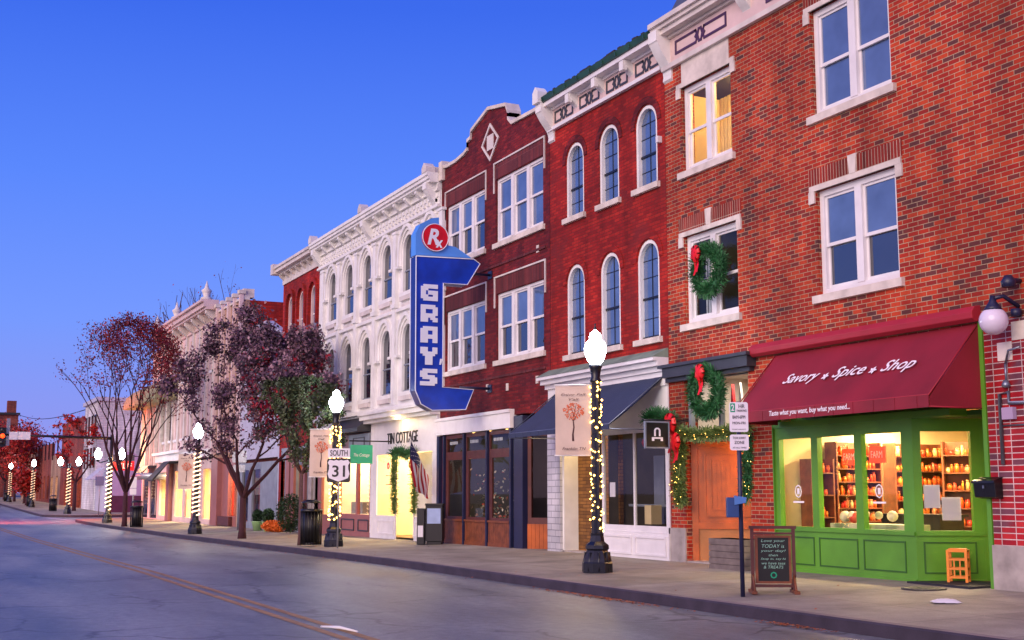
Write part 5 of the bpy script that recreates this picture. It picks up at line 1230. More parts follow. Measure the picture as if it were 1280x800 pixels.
# ---------------------------------------------------------------- banners
def banner(label, lx, ly, w_, h_, ztop, tree=True, side=-1, words=('Enjoy Fall', 'Y\'all'), foot='Franklin TN', ang=TH + .1):
    """cloth banner hung on the left of a pole, facing up the street towards the camera"""
    ux = Vector((math.sin(ang), math.cos(ang), 0)); 
    ux = Vector((.55, .835, 0)).normalized()
    P = thing('banner', label, 'banner', (lx, ly, SW(lx, ly)), 'beige banners on the lamp poles')
    O = Vector((lx, ly, SW(lx, ly))) - ux * (w_ + .09); un = Vector((ux.y, -ux.x, 0))
    g = MB(); nx, nz = 10, 18; ids = []
    def q(u, v): d = .03 * math.sin(u * 5 + v * 3) * (1 - v * .7) + .02 * math.sin(v * 9 + u * 2); return O + ux * (u * w_) + Vector((0, 0, ztop - h_ * (1 - v))) + un * d * .6
    g.smooth = True
    for s_ in (0, 1):
        ids = [[g.p(*(q(i / nx, j / nz) - un * .006 * s_)) for j in range(nz + 1)] for i in range(nx + 1)]
        for i in range(nx):
            for j in range(nz): g.face((ids[i][j], ids[i + 1][j], ids[i + 1][j + 1], ids[i][j + 1]))
    part('cloth', g, 'banner', P)
    rd = MB()
    for zz in (ztop + .02, ztop - h_ - .01): rd.tube([tuple(O - ux * .02 + Vector((0, 0, zz))), tuple(O + ux * (w_ + .1) + Vector((0, 0, zz)))], .012, 8)
    part('rod', rd, 'cream', P)
    def on(u, v, e=.006): p_ = q(u, v); return p_ + un * e
    tr_ = MB()
    path = [(.5, .2), (.49, .3), (.52, .4), (.5, .5), (.52, .58)]
    for (a, b_), (c, d), t0 in zip(path, path[1:], (.03, .022, .018, .014)):
        tr_.poly([tuple(on(a - t0, b_)), tuple(on(a + t0, b_)), tuple(on(c + t0 * .8, d)), tuple(on(c - t0 * .8, d))])
    for (a, b_, c, d) in ((.51, .48, .36, .62), (.52, .5, .66, .64), (.52, .56, .45, .7), (.52, .55, .58, .72)):
        tr_.poly([tuple(on(a - .012, b_)), tuple(on(a + .012, b_)), tuple(on(c + .004, d)), tuple(on(c - .004, d))])
    part('printed_trunk', tr_, 'barkprint', P)
    lf = MB(); rnd = random.Random(5)
    for k in range(150):
        a = rnd.random() * 6.28; rr = math.sqrt(rnd.random()); u = .51 + .3 * rr * math.cos(a); v = .63 + .12 * rr * math.sin(a); s_ = .022
        e = .008 + rnd.random() * .002
        lf.poly([tuple(on(u - s_, v, e)), tuple(on(u, v - s_ * .5, e)), tuple(on(u + s_, v, e)), tuple(on(u, v + s_ * .5, e))])
    part('printed_leaves', lf, 'leafprint', P)
    for s_, u0, u1, v0, hh in ((words[0], .16, .86, .85, .05), (words[1], .38, .66, .785, .045), (foot, .2, .86, .07, .05)):
        p_ = on(u0, v0, .03); text('lettering', s_, tuple(p_), ux, (0, 0, 1), (u1 - u0) * w_, hh * h_ * .8, 'barkprint', P, shear=.3)
banner('beige banner with a printed orange tree on the nearest lamp pole', *LX[0], .62, 1.2, 3.2)
banner('beige tree banner left of the route 31 sign', *LX[1], .62, 1.25, 3.1)
banner('beige banner on the lamp left of the purple tree', *LX[2], .66, 1.3, 3.0)

# ---------------------------------------------------------------- signs on posts
fx = Vector((.5, .866, 0)).normalized(); fn = Vector((fx.y, -fx.x, 0))      # signs face up the street
def plate(P, name, c, w_, h_, m_, rim=None, e=.0, rad=.03, parent=None):
    mb = MB(Vector(c) + fn * e, fx, -fn); pts = []
    for sx, sz, a0 in ((1, -1, -90), (1, 1, 0), (-1, 1, 90), (-1, -1, 180)):
        for k in range(5): a = R(a0 + 90 * k / 4); pts.append((sx * (w_ / 2 - rad) + rad * math.cos(a), sz * (h_ / 2 - rad) + rad * math.sin(a)))
    mb.prism(pts, -.0, .004); return part(name, mb, m_, parent or P)
def ftext(P, s_, c, w_, h_, m_, e=.006, **k): o = Vector(c) - fx * w_ / 2 - Vector((0, 0, h_ / 2)) + fn * e; return text('lettering', s_, o, fx, (0, 0, 1), w_, h_, m_, P, depth=.002, **k)
px_, py_ = -13.95, 10.07; pz = SW(px_, py_)
P = thing('parking_sign', 'white two hour parking sign on a dark post beside the chalkboard', 'sign', (px_, py_, pz))
mb = MB(); mb.tube([(px_, py_, pz - .05), (px_, py_, 2.74)], .03, 10); part('post', mb, 'polepaint', P)
tc0 = Vector((px_, py_, 2.53)) + fn * .04
pl_ = plate(P, 'sign_plate', tc0, .25, .4, 'signwhite')
sq_ = plate(P, 'green_square', tc0 + fx * -.078 + Vector((0, 0, .125)), .065, .12, 'greensign', e=.003, rad=.005, parent=pl_)
ftext(pl_, '2', tc0 + fx * -.078 + Vector((0, 0, .125)), .04, .085, 'signwhite', e=.012, off=.02)
for s_, dx, dz_, w_, h_ in (('HR', .04, .145, .08, .05), ('PARKING', .04, .085, .13, .03), ('8AM-6PM', 0, 0, .17, .045), ('MON-FRI', 0, -.08, .17, .035), ('EXCEPT HOLIDAYS', 0, -.165, .18, .012)): ftext(pl_, s_, tc0 + fx * dx + Vector((0, 0, dz_)), w_, h_, 'letterblack')
tc1 = Vector((px_, py_, 2.19)) + fn * .04
pl2 = plate(P, 'small_plate', tc1, .25, .21, 'signwhite')
for s_, dz_, w_, h_ in (('TOW AWAY', .06, .17, .032), ('ZONE', 0, .13, .04), ('AT ALL TIMES', -.07, .18, .02)): ftext(pl2, s_, tc1 + Vector((0, 0, dz_)), w_, h_, 'letterblack')
P = thing('mail_box', 'small blue metal mail box strapped to the parking sign post', 'mailbox', (px_, py_, 1.1))
mb = MB(Vector((px_, py_, 0)) - fx * .14 + fn * .05, fx, -fn); mb.prism([(-.06, 1.2), (.1, 1.2), (.1, 1.46), (-.06, 1.46)], -.15, .0); part('body', mb, 'bluemetal', P, bevel=.008)
mb = MB(Vector((px_, py_, 0)) - fx * .14 + fn * .05, fx, -fn); mb.prism([(.04, 1.36), (.19, 1.39), (.2, 1.46), (.04, 1.485)], -.17, -.04); part('lid', mb, mat('pale_blue_enamel', (70, 120, 190), .35), P, bevel=.006)
# route 31 sign
px_, py_ = -31.66, 10.18; pz = SW(px_, py_)
P = thing('route_sign', 'route 31 shield sign on a thin steel post', 'sign', (px_, py_, pz))
mb = MB(); mb.tube([(px_, py_, pz - .05), (px_, py_, 2.62)], .025, 8); part('post', mb, 'signsteel', P)
c0 = Vector((px_, py_, 2.12)) + fn * .035
bk_ = plate(P, 'black_plate', c0, .62, .62, 'letterblack', rad=.06)
half = [(0, -.29), (.13, -.245), (.25, -.2), (.29, -.09), (.255, .03), (.25, .13), (.29, .2), (.24, .275), (.13, .25), (.06, .27), (0, .25)]
sh = MB(c0 + fn * .004, fx, -fn); sh.prism([(a, b_) for a, b_ in half] + [(-a, b_) for a, b_ in half[-2:0:-1]], -.003, .0); part('shield', sh, 'signwhite', bk_)
ftext(bk_, '31', c0 + Vector((0, 0, -.02)), .34, .3, 'letterblack', e=.012, off=.015)
c1 = c0 + Vector((0, 0, .45)); pl_ = plate(P, 'direction_plate', c1, .58, .24, 'signwhite', rad=.02); ftext(pl_, 'SOUTH', c1, .46, .15, 'letterblack', off=.01)
# teal hanging sign
P = thing('hanging_sign', 'square teal hanging shop sign right of the route 31 sign', 'sign', (-38.6, D, 3.3))
hx = X(452, 575, D - 1.0)
mb = MB(); mb.tube([(hx, D, 3.1), (hx, D - 1.4, 3.1)], .02, 8); mb.tube([(hx, D - .75, 3.1), (hx, D - .75, 2.98)], .008, 6); mb.tube([(hx, D - 1.3, 3.1), (hx, D - 1.3, 2.98)], .008, 6); part('bracket', mb, 'black', P)
mb = MB(); mb.box(hx - .02, hx + .02, D - 1.36, D - .66, 2.42, 2.98); tp = part('sign_panel', mb, 'teal', P)
text('lettering', 'The Cottage', (hx + .021, D - 1.26, 2.6), (0, 1, 0), (0, 0, 1), .5, .13, 'lettering', tp, shear=.3)
# small black hanging sign
P = thing('hanging_sign', 'small black hanging sign with a white archway mark by the brick pier', 'sign', (-20.9, D, 2.7))
hx = X(821, 550, D - .75)
mb = MB(); mb.tube([(hx, D - .04, 2.88), (hx, D - 1.05, 2.88)], .015, 8); part('bracket', mb, 'black', P)
mb = MB(); mb.box(hx - .02, hx + .02, D - 1.0, D - .5, 2.37, 2.84); tp = part('sign_panel', mb, 'letterblack', P)
mb = MB(); frame_rect(mb, 0, .54, 2.35, 2.86, .03, 0, .05); mb.v = [(hx - .025 + y, D - 1.02 + x, z) for x, y, z in mb.v]; part('sign_rim', mb, 'greyblue', P)
def S_(mb, y0, y1, z0, z1): mb.box(hx + .021, hx + .026, y0, y1, z0, z1)
mb = MB(); yc = D - .75
mb.strip([(-.07, .0), (-.07, .1)] + [(-.07 * math.cos(t_ * .393), .1 + .06 * math.sin(t_ * .393)) for t_ in range(1, 8)] + [(.07, .1), (.07, .0)], [(-.035, .0), (-.035, .1)] + [(-.035 * math.cos(t_ * .393), .1 + .03 * math.sin(t_ * .393)) for t_ in range(1, 8)] + [(.035, .1), (.035, .0)], 0, .005)
mb.box(-.12, .12, 0, .005, -.05, -.02); mb.box(-.12, -.07, 0, .005, -.09, -.05); mb.box(.07, .12, 0, .005, -.09, -.05)
mb.v = [(hx + .021 + y, yc + x, 2.58 + z) for x, y, z in mb.v]; part('archway_mark', mb, 'lettering', tp)
# far small signs
def post_sign(label, px0, pyb, plates, Y=None, h=2.4, group=None):
    x, y = GR(px0, pyb, .15 + G(-50)); z = SW(x, y)
    P = thing('street_sign', label, 'sign', (x, y, z)); mb = MB(); mb.tube([(x, y, z - .05), (x, y, z + h)], .03, 8); part('post', mb, 'signsteel', P)
    for dz_, w_, hh, m_ in plates: plate(P, 'sign_plate', Vector((x, y, z + dz_)) + fn * .05, w_, hh, m_)
post_sign('thin sign post with two white plates by the far trash can', 165, 656, ((2.1, .34, .55, 'signwhite'), (1.65, .34, .3, 'signwhite')))
post_sign('dark post with a round blue sign at the side street', 123, 646, ((2.3, .62, .62, 'bluemetal'),), h=2.5)
post_sign('sign post hidden behind the purple tree with two grey plates', 297, 664, ((3.0, .6, .5, 'signsteel'), (2.5, .5, .3, 'signsteel')), h=3.3)
P = thing('wall_sign', 'red and navy shop sign projecting at the lilac corner', 'sign', (-80.5, D - 1, 4))
mb = MB(); x_, z_ = X(161, 577), Z(161, 577); mb.box(-83.0, -82.9, D - 1.6, D - .3, 3.0, 3.6); sp = part('sign_panel', mb, 'signred', P)
text('lettering', 'YELP', (-82.895, D - 1.45, 3.12), (0, 1, 0), (0, 0, 1), 1.0, .34, 'lettering', sp, off=.02) if 0 else text('lettering', 'YLF', (-82.895, D - 1.45, 3.12), (0, 1, 0), (0, 0, 1), 1.0, .34, 'lettering', sp, off=.02)
mb = MB(); mb.box(-83.0, -82.9, D - 1.6, D - .3, 3.62, 4.0); mb.tube([(-82.95, D - .35, 3.9), (-82.95, D + .1, 3.9), (-81.6, D + .1, 3.9)], .03); part('upper_panel', mb, 'navy', P)

# ================================================================ small things before the shops
# chalkboard
cx_, cy_ = -14.08, 10.68; cz_ = SW(cx_, cy_)
P = thing('chalkboard_sign', 'wooden A-frame chalkboard with white and green chalk writing', 'chalkboard', (cx_, cy_, cz_))
ux = Vector((.5, .866, 0)).normalized(); un = Vector((ux.y, -ux.x, 0)); O = Vector((cx_, cy_, cz_))
KX, KZ = .88, .78
def fb(P, name, m_, boxes, tilt=.05, parent=None, par=None):
    mb = MB(O, ux, -un)
    for x0, x1, y0, y1, z0, z1 in boxes: mb.box(x0 * KX, x1 * KX, y0, y1, z0 * KZ, z1 * KZ)
    return part(name, mb, m_, par or P)
fb(P, 'frame', 'darkwood', [(-.34, -.29, 0, .045, .05, 1.12), (.29, .34, 0, .045, .05, 1.12), (-.36, .36, -.01, .055, 1.1, 1.15), (-.29, .29, 0, .04, .1, .15), (-.29, .29, .005, .035, 1.0, 1.04)])
fb(P, 'foot', 'wood', [(-.36, -.28, -.22, .28, .0, .05), (.28, .36, -.22, .28, .0, .05)])
mb = MB(O, ux, -un)
for sx in (-.31 * KX, .31 * KX):
    mb.tube([(sx, -.18, .035), (sx, .0, .24)], .015, 6); mb.tube([(sx, .24, .035), (sx, .04, .24)], .015, 6)
part('brace', mb, 'wood', P)
fb(P, 'inner_frame', 'wood', [(-.275, -.235, -.012, .04, .165, .99), (.235, .275, -.012, .04, .165, .99), (-.235, .235, -.012, .04, .165, .205), (-.235, .235, -.012, .04, .95, .99)])
bd = fb(P, 'board', 'board', [(-.234, .234, -.004, .02, .206, .949)])
for s_, z_, w_, h_ in (('Love your', .86, .36, .06), ('TODAY is', .775, .34, .06), ('your day!', .695, .38, .05), ('then', .63, .14, .04), ('Stop in, say hi', .56, .38, .045), ('we have teas', .49, .36, .045), ('& TREATS', .42, .3, .05)):
    text('chalk_writing', s_, O + un * .0045 - ux * w_ * KX / 2 + Vector((0, 0, z_ * KZ)), ux, (0, 0, 1), w_ * KX, h_ * KZ, 'chalk', bd, shear=.2, off=-.008, depth=.001)
mb = MB(O, ux, -un); mb.strip([(.045 * math.cos(k * .7854), .24 + .045 * math.sin(k * .7854)) for k in range(8)], [(.028 * math.cos(k * .7854), .24 + .028 * math.sin(k * .7854)) for k in range(8)], -.006, -.004, True); part('chalk_mark', mb, 'greensign', bd)
# stool and mat in the entry
sx_, sy_ = -13.78, 13.72; sz_ = SW(sx_, D) + .02
P = thing('wooden_stool', 'tall orange wooden slatted stand in the green shop entry', 'stool', (sx_, sy_, sz_)); a = .125
mb = MB((sx_, sy_, sz_), (.8, .6, 0), (-.6, .8, 0))
for sx in (-1, 1):
    for sy in (-1, 1): mb.box(sx * a - .018, sx * a + .018, sy * a - .018, sy * a + .018, 0, .46)
parts('leg', mb, 'stool', P)
mb = MB((sx_, sy_, sz_), (.8, .6, 0), (-.6, .8, 0))
for zz in (.06, .18, .31, .43):
    for s_ in (-1, 1): mb.box(-a + .018, a - .018, s_ * a - .012, s_ * a + .012, zz, zz + .03); mb.box(s_ * a - .012, s_ * a + .012, -a + .018, a - .018, zz, zz + .03)
for s_ in (-.04, .04):
    mb.box(s_ - .01, s_ + .01, -a - .008, -a + .008, .09, .31); mb.box(a - .008, a + .008, s_ - .01, s_ + .01, .09, .31)
parts('rail', mb, 'stool', P)
mb = MB((sx_, sy_, sz_), (.8, .6, 0), (-.6, .8, 0))
for k in range(4): mb.box(-a + .01, a - .01, -a + .01 + k * .06, -a + .06 + k * .06, .462, .478)
part('seat', mb, 'stool', P)
mb = MB(); mb.prism([(-14.25, D - .22), (-12.98, D - .3), (-12.95, D + .7), (-13.9, D + .75)], SW(-13.5, D) - .01, SW(-13.5, D) + .025, 'z'); tag(part('doormat', mb, 'mat'), 'dark rubber doormat before the green shop entry', 'doormat')
# bag on the pavement
bx_, by_ = GR(1183, 753, .2); bz = SW(bx_, by_)
mb = MB((bx_, by_, bz), (.5, .86, 0), (-.86, .5, 0)); mb.smooth = True; rnd = random.Random(2); ids = []
for i in range(13):
    row = []
    for j in range(9):
        u = i / 12 * 2 - 1; v = j / 8 * 2 - 1; hgt = .04 * (1 - abs(u) ** 3) * (1 - abs(v) ** 3) + rnd.random() * .008
        row.append(mb.p(u * .17 * (1 + .05 * math.sin(v * 4)), v * .13, .006 + hgt))
    ids.append(row)
for i in range(12):
    for j in range(8): mb.face((ids[i][j], ids[i + 1][j], ids[i + 1][j + 1], ids[i][j + 1]))
tag(part('delivery_bag', mb, 'paper'), 'flat white delivery bag lying on the pavement near the green shop', 'bag')
# wall mail box, globe wall lamp, gas meter
mx = X(1242, 612); mb = MB(); P = thing('wall_mailbox', 'black wall mailbox on the right brick pier', 'mailbox', (mx, D - .1, 1.5))
mb.prism([(D - .028, 1.44), (D - .16, 1.46), (D - .18, 1.68), (D - .028, 1.72)], mx - .19, mx + .19, 'x'); part('body', mb, 'black', P, bevel=.006)
mb = MB(); mb.prism([(D - .03, 1.722), (D - .2, 1.685), (D - .205, 1.65), (D - .03, 1.735)], mx - .2, mx + .2, 'x'); part('lid', mb, 'black', P)
mb = MB(); mb.box(mx - .012, mx + .012, D - .195, D - .18, 1.58, 1.62); part('latch', mb, 'steel', P)
P = thing('globe_wall_lamp', 'unlit white globe lamp on a dark bracket above the brick pier', 'wall lamp', (X(1242, 400, D - .3), D, 3.9))
gx_, gy_, gz_ = X(1242, 401, D - .35), D - .35, Z(1242, 401, D - .35)
mb = MB(); mb.ball((gx_, gy_, gz_), .19, 24, 16); part('globe', mb, 'globe_off', P)
mb = MB(); mb.lathe([(.13, 0), (.1, .05), (.05, .12), (.03, .2)], (gx_, gy_, gz_ + .14), 14); mb.tube([(gx_, gy_, gz_ + .3), (gx_ + .05, gy_ + .15, gz_ + .34), (gx_ + .12, D - .0, gz_ + .2)], .03, 8); mb.lathe([(.07, 0), (.07, .1)], (gx_ + .14, D - .08, gz_ + .06), 14); part('bracket', mb, 'polepaint', P)
P = thing('utility_meter', 'grey meter pipes and a small box on the right brick pier', 'meter', (-12.3, D, 2.3))
mb = MB()
q0 = X(1262, 480); q1 = X(1280, 480)
mb.tube([(q0, D - .06, 3.25), (q0 + .1, D - .1, 3.42), (q0 + .3, D - .1, 3.45)], .016, 8); mb.tube([(q0, D - .06, 3.25), (q0, D - .06, 3.0)], .016, 8); mb.lathe([(.05, 0), (.06, .04), (.03, .1)], (q0, D - .07, 2.93), 12)
mb.tube([(X(1252, 480), D - .05, 1.9), (X(1252, 480), D - .05, 2.85), (q0 + .02, D - .05, 2.87), (q0 + .02, D - .05, 2.72), (q1 + .4, D - .06, 2.7)], .026, 8)
mb.tube([(X(1254, 480), D - .05, 2.42), (q1 + .4, D - .05, 2.42)], .012, 6); part('pipe', mb, 'steel', P)
mb = MB(); mb.box(X(1258, 505), X(1272, 505), D - .1, D - .03, 2.5, 2.66); part('meter_box', mb, 'lilac', P)
mb = MB(); mb.tube([(X(1276, 365), D, 4.35), (X(1276, 365), D - .2, 4.35)], .035, 8); mb.lathe([(.09, 0), (.1, .08), (.05, .16)], (X(1276, 365), D - .22, 4.25), 12); tag(part('security_lamp', mb, 'polepaint'), 'small dark blue floodlight high on the right edge of the brick wall', 'floodlight')
# planter by the door
mb = MB(); a0, a1 = X(892, 690, D - .5), X(936, 690, D - .5)
for k in range(5): mb.box(a0, a1, D - .6, D - .15, .2 + k * .11, .2 + k * .11 + .1); 
mb.box(a0 + .02, a1 - .02, D - .58, D - .17, .2, .74); P = part('planter_box', mb, 'greywood'); tag(P, 'weathered grey plank planter box before the orange entry', 'planter')
# newspaper boxes by the flag
nx_, ny_ = -31.4, 12.75; nz = SW(nx_, ny_)
P = thing('newspaper_box', 'black newspaper box with a pale panel before the Tin Cottage shop', 'newspaper box', (nx_, ny_, nz))
mb = MB((nx_, ny_, nz), (.5, .86, 0), (-.86, .5, 0)); mb.box(-.23, .23, 0, .4, .08, 1.02); mb.box(-.2, .2, .05, .35, 0, .08); mb.prism([(-.24, 1.02), (.24, 1.02), (.24, 1.08), (-.24, 1.08)], -.02, .42); part('cabinet', mb, 'black', P, bevel=.01)
mb = MB((nx_, ny_, nz), (.5, .86, 0), (-.86, .5, 0)); mb.box(-.18, .18, -.012, 0, .55, .95); part('front_panel', mb, mat('pale_blue_card', (150, 170, 210), .5), P)
mb = MB((nx_ - .1, ny_ - .34, nz), (.5, .86, 0), (-.86, .5, 0)); mb.box(-.1, .1, 0, .3, .0, .95); o = part('leaflet_box', mb, 'black', None, bevel=.01); tag(o, 'narrow black leaflet box left of the newspaper box', 'leaflet box')
mb = MB((nx_ - .1, ny_ - .34, nz), (.5, .86, 0), (-.86, .5, 0)); mb.box(-.07, .07, -.01, 0, .2, .5); oo = part('card', mb, 'paper', o)
# trash cans
def trash(label, x, y):
    z = SW(x, y); P = thing('trash_can', label, 'trash can', (x, y, z), 'dark slatted trash cans')
    mb = MB(); n = 20; mb.lathe([(.26, .04), (.26, .1), (.25, .1)], (x, y, z), 20); mb.lathe([(.22, .05), (.22, .92)], (x, y, z), 16)
    for k in range(n): a = 2 * math.pi * k / n; mb.tube([(x + .27 * math.cos(a), y + .27 * math.sin(a), z + .04), (x + .28 * math.cos(a), y + .28 * math.sin(a), z + .95)], .016, 5)
    mb.lathe([(.3, .92), (.3, .98), (.24, 1.0)], (x, y, z), 20); part('body', mb, 'black', P)
    ld_ = MB(); ld_.lathe([(.27, 1.15), (.27, 1.18), (.15, 1.24), (.01, 1.25)], (x, y, z), 20); [ld_.tube([(x + .24 * math.cos(a), y + .24 * math.sin(a), z + .98), (x + .24 * math.cos(a), y + .24 * math.sin(a), z + 1.16)], .014, 6) for a in (0, 2.1, 4.2)]; part('lid', ld_, 'black', P)
trash('dark slatted trash can left of the route 31 sign', -33.5, 10.02)
trash('dark trash can by the bare tree near the side street', -59.6, 9.62)
trash('dark trash can at the far corner beyond the side street', -103.5, 10.4)
trash('dark trash can farther down the far block', -121, 10.2)
trash('farthest trash can at the left end of the street', -150, 10.2)

# ---------------------------------------------------------------- greenery for Christmas
def needles(mb, pts, r, n, ln, rnd):
    """tufts of needles along a line of points"""
    P_ = [Vector(p) for p in pts]
    for k in range(n):
        t_ = rnd.random() * (len(P_) - 1); i = min(int(t_), len(P_) - 2); c = P_[i].lerp(P_[i + 1], t_ - i)
        d = Vector((rnd.gauss(0, 1), rnd.gauss(0, 1), rnd.gauss(0, 1))).normalized(); ax = (P_[i + 1] - P_[i]).normalized()
        d = (d + ax * .35).normalized(); b_ = c + d * r * rnd.random(); e = b_ + d * ln * (.6 + rnd.random() * .6); s_ = d.orthogonal().normalized() * .006
        mb.face([mb.p(*(b_ - s_)), mb.p(*(b_ + s_)), mb.p(*(e + s_)), mb.p(*(e - s_))])
def bow(P, c, s_, tail, ux=Vector((1, 0, 0)), name='bow'):
    mb = MB(); mb.smooth = True; c = Vector(c); uz = Vector((0, 0, 1)); un = Vector((0, -1, 0))
    for k in range(7):
        a = k * math.pi * 2 / 7 + .3; d = ux * math.cos(a) + uz * math.sin(a); q = d.cross(un).normalized(); ring = []
        for i in range(9):
            t_ = i / 8 * math.pi; o = d * (math.sin(t_) * s_ * (.9 + .1 * (k % 3))) + un * (math.cos(t_) * s_ * .35 + s_ * .1 + .02)
            w_ = s_ * .3 * (.5 + .5 * math.sin(t_)); ring.append((mb.p(*(c + o - q * w_)), mb.p(*(c + o + q * w_))))
        for A, B_ in zip(ring, ring[1:]): mb.face((A[0], A[1], B_[1], B_[0]))
    mb.smooth = False
    for k, dx in enumerate((-.28, .22)):
        pts = [c + ux * (dx * s_ * (.3 + v) ) + un * (.03 + .02 * math.sin(v * 7 + k)) - uz * (tail * v * (1 - .12 * k)) for v in [j / 8 for j in range(9)]]
        pr_ = [(mb.p(*(p - ux * s_ * .2)), mb.p(*(p + ux * s_ * .2))) for p in pts]
        for A, B_ in zip(pr_, pr_[1:]): mb.face((A[0], A[1], B_[1], B_[0]))
    return part(name, mb, 'redcloth', P)
def wreath(label, c, r, seed, bow_at):
    rnd = random.Random(seed); P = thing('wreath', label, 'wreath', c, 'Christmas wreaths on the brick building')
    pts = [(c[0] + r * math.cos(a), c[1], c[2] + r * math.sin(a)) for a in [k * math.pi / 12 for k in range(25)]]
    mb = MB(); mb.tube(pts, r * .2, 8); needles(mb, pts, r * .34, 5200, .09, rnd); part('fir_ring', mb, 'needles', P); bow(P, (c[0] + bow_at[0], c[1] - r * .26, c[2] + bow_at[1]), r * .4, r * 1.05)
wc = (X(885, 337, D - .12), D - .12, Z(885, 337, D - .12)); wreath('fir wreath with a red bow on the second floor window', wc, .39, 1, (-.2, .33))
wc = (X(883, 489, D - .18), D - .18, Z(883, 489, D - .18)); wreath('lower fir wreath with a long red bow under the dark beam', wc, .39, 2, (-.0, .34))
def garland(label, pts, r, n, ln, m_='needles_lit', seed=1, lights=0):
    P = thing('garland', label, 'garland', pts[0], 'fir garlands round the shop entries'); mb = MB(); mb.tube(pts, r * .5, 7); needles(mb, pts, r, n, ln, random.Random(seed)); part('greenery', mb, m_, P)
    if lights:
        b_ = MB(); rnd = random.Random(seed + 9)
        for k in range(lights):
            t_ = rnd.random() * (len(pts) - 1); i = min(int(t_), len(pts) - 2); q = Vector(pts[i]).lerp(Vector(pts[i + 1]), t_ - i); b_.octa(tuple(q + Vector((rnd.gauss(0, .5), -abs(rnd.gauss(0, .6)), rnd.gauss(0, .5))) * r), .008)
        part('fairy_bulb', b_, 'bulb', P)
    return P
yg = D - .22
gp = lambda px, py, y=yg: (X(px, py, y), y, Z(px, py, y))
g1 = garland('fir garland with fairy lights hanging down the left brick pier', [gp(848, 545), gp(850, 570), gp(848, 600), gp(851, 628)], .11, 2600, .1, 'needles_lit', 3, 60)
g2 = garland('short fir swag sticking out left above the small black hanging sign', [gp(808, 524), gp(822, 519), gp(840, 524)], .1, 1400, .12, 'needles', 4)
bow(g1, gp(840, 530, D - .34), .2, .55); bow(g1, gp(846, 552, D - .34), .17, .4)
garland('fir garland across the top of the orange entry', [gp(846, 538), gp(866, 544), gp(890, 543), gp(912, 540), gp(936, 533)], .09, 2600, .1, 'needles_lit', 5, 30)
garland('fir garland down the right side of the orange entry', [gp(935, 540, D - .05), gp(934, 580, D - .05), gp(933, 620, D - .05)], .1, 1600, .1, 'needles', 6, 12)
garland('leafy garland up and over the left side of the Tin Cottage door', [gp(493, 642, D - .16), gp(492, 600, D - .16), gp(494, 572, D - .16)], .075, 1400, .1, 'needles_lit', 7, 20)
garland('leafy garland down the right side of the Tin Cottage door', [gp(517, 642, D - .16), gp(518, 600, D - .16), gp(516, 570, D - .16)], .075, 1400, .1, 'needles_lit', 8, 20)
garland('leafy swag over the Tin Cottage door', [gp(490, 568, D - .18), gp(500, 564, D - .18), gp(508, 568, D - .18), gp(518, 563, D - .18)], .1, 1100, .14, 'needles', 9)
# transom toys: coloured pennants behind the glass of the upper shop window
mb = MB(); y_ = D + .6
for px_, m_ in ((915, 0), (862, 0)): mb.prism([(X(px_, 510, y_) - .1, Z(px_, 540, y_)), (X(px_, 510, y_) + .12, Z(px_, 540, y_)), (X(px_, 510, y_), Z(px_, 480, y_))], y_, y_ + .06)
tag(part('pennant', mb, 'redcloth', None), 'red felt cone trees in the shop window under the dark beam', 'ornament')
mb = MB(); mb.prism([(X(925, 510, y_) - .06, Z(925, 520, y_)), (X(925, 510, y_) + .1, Z(925, 520, y_)), (X(925, 510, y_), Z(925, 478, y_))], y_, y_ + .05); tag(part('felt_cone', mb, 'white', None), 'white felt cone beside the red cones in the shop window', 'ornament')
# flag
fy = D - .1; fxp = X(514, 540)
P = thing('flag', 'American flag hanging from a slanted pole before the Tin Cottage shop', 'flag', (fxp, fy, 3.2))
mb = MB(); p0 = Vector((X(543, 560), D - .05, 2.3)); 
pa = Vector((X(512, 547, D - .9) , D - .9, Z(512, 547, D - .9))); pb = Vector((X(541, 600), D - .1, Z(541, 600)))
mb.tube([tuple(pb), tuple(pa)], .016, 6); mb.ball(tuple(pa), .03, 8, 6); part('flagpole', mb, 'cream', P)
g = MB(); hoist = (pb - pa).normalized(); W_, H_ = 1.3, (pb - pa).length * .86; nx_, nz_ = 20, 13; ids = []
for i in range(nx_ + 1):
    row = []
    for j in range(nz_ + 1):
        u = i / nx_; v = j / nz_
        base = pa + hoist * (.06 + H_ * v)
        row.append(g.p(base.x + .18 * u * math.sin(v * 6 + u) * .5 + .02 + .12 * u, base.y - .05 * math.sin(v * 11 + u * 4) * (.3 + u), base.z - W_ * u * (1 - .5 * v)))
    ids.append(row)
for i in range(nx_):
    for j in range(nz_):
        g.mi = 2 if (i < 8 and j < 7) else (0 if j % 2 == 0 else 1); g.face((ids[i][j], ids[i + 1][j], ids[i + 1][j + 1], ids[i][j + 1]))
cl_ = part('cloth', g, ['flagred', 'flagwhite', 'flagblue'], P)
st_ = MB()
for i in range(1, 8):
    for j in range(1, 7):
        if (i + j) % 2: 
            q = Vector(g.v[ids[i][j]]); st_.octa(tuple(q), .014)
part('star_field', st_, 'flagwhite', cl_)

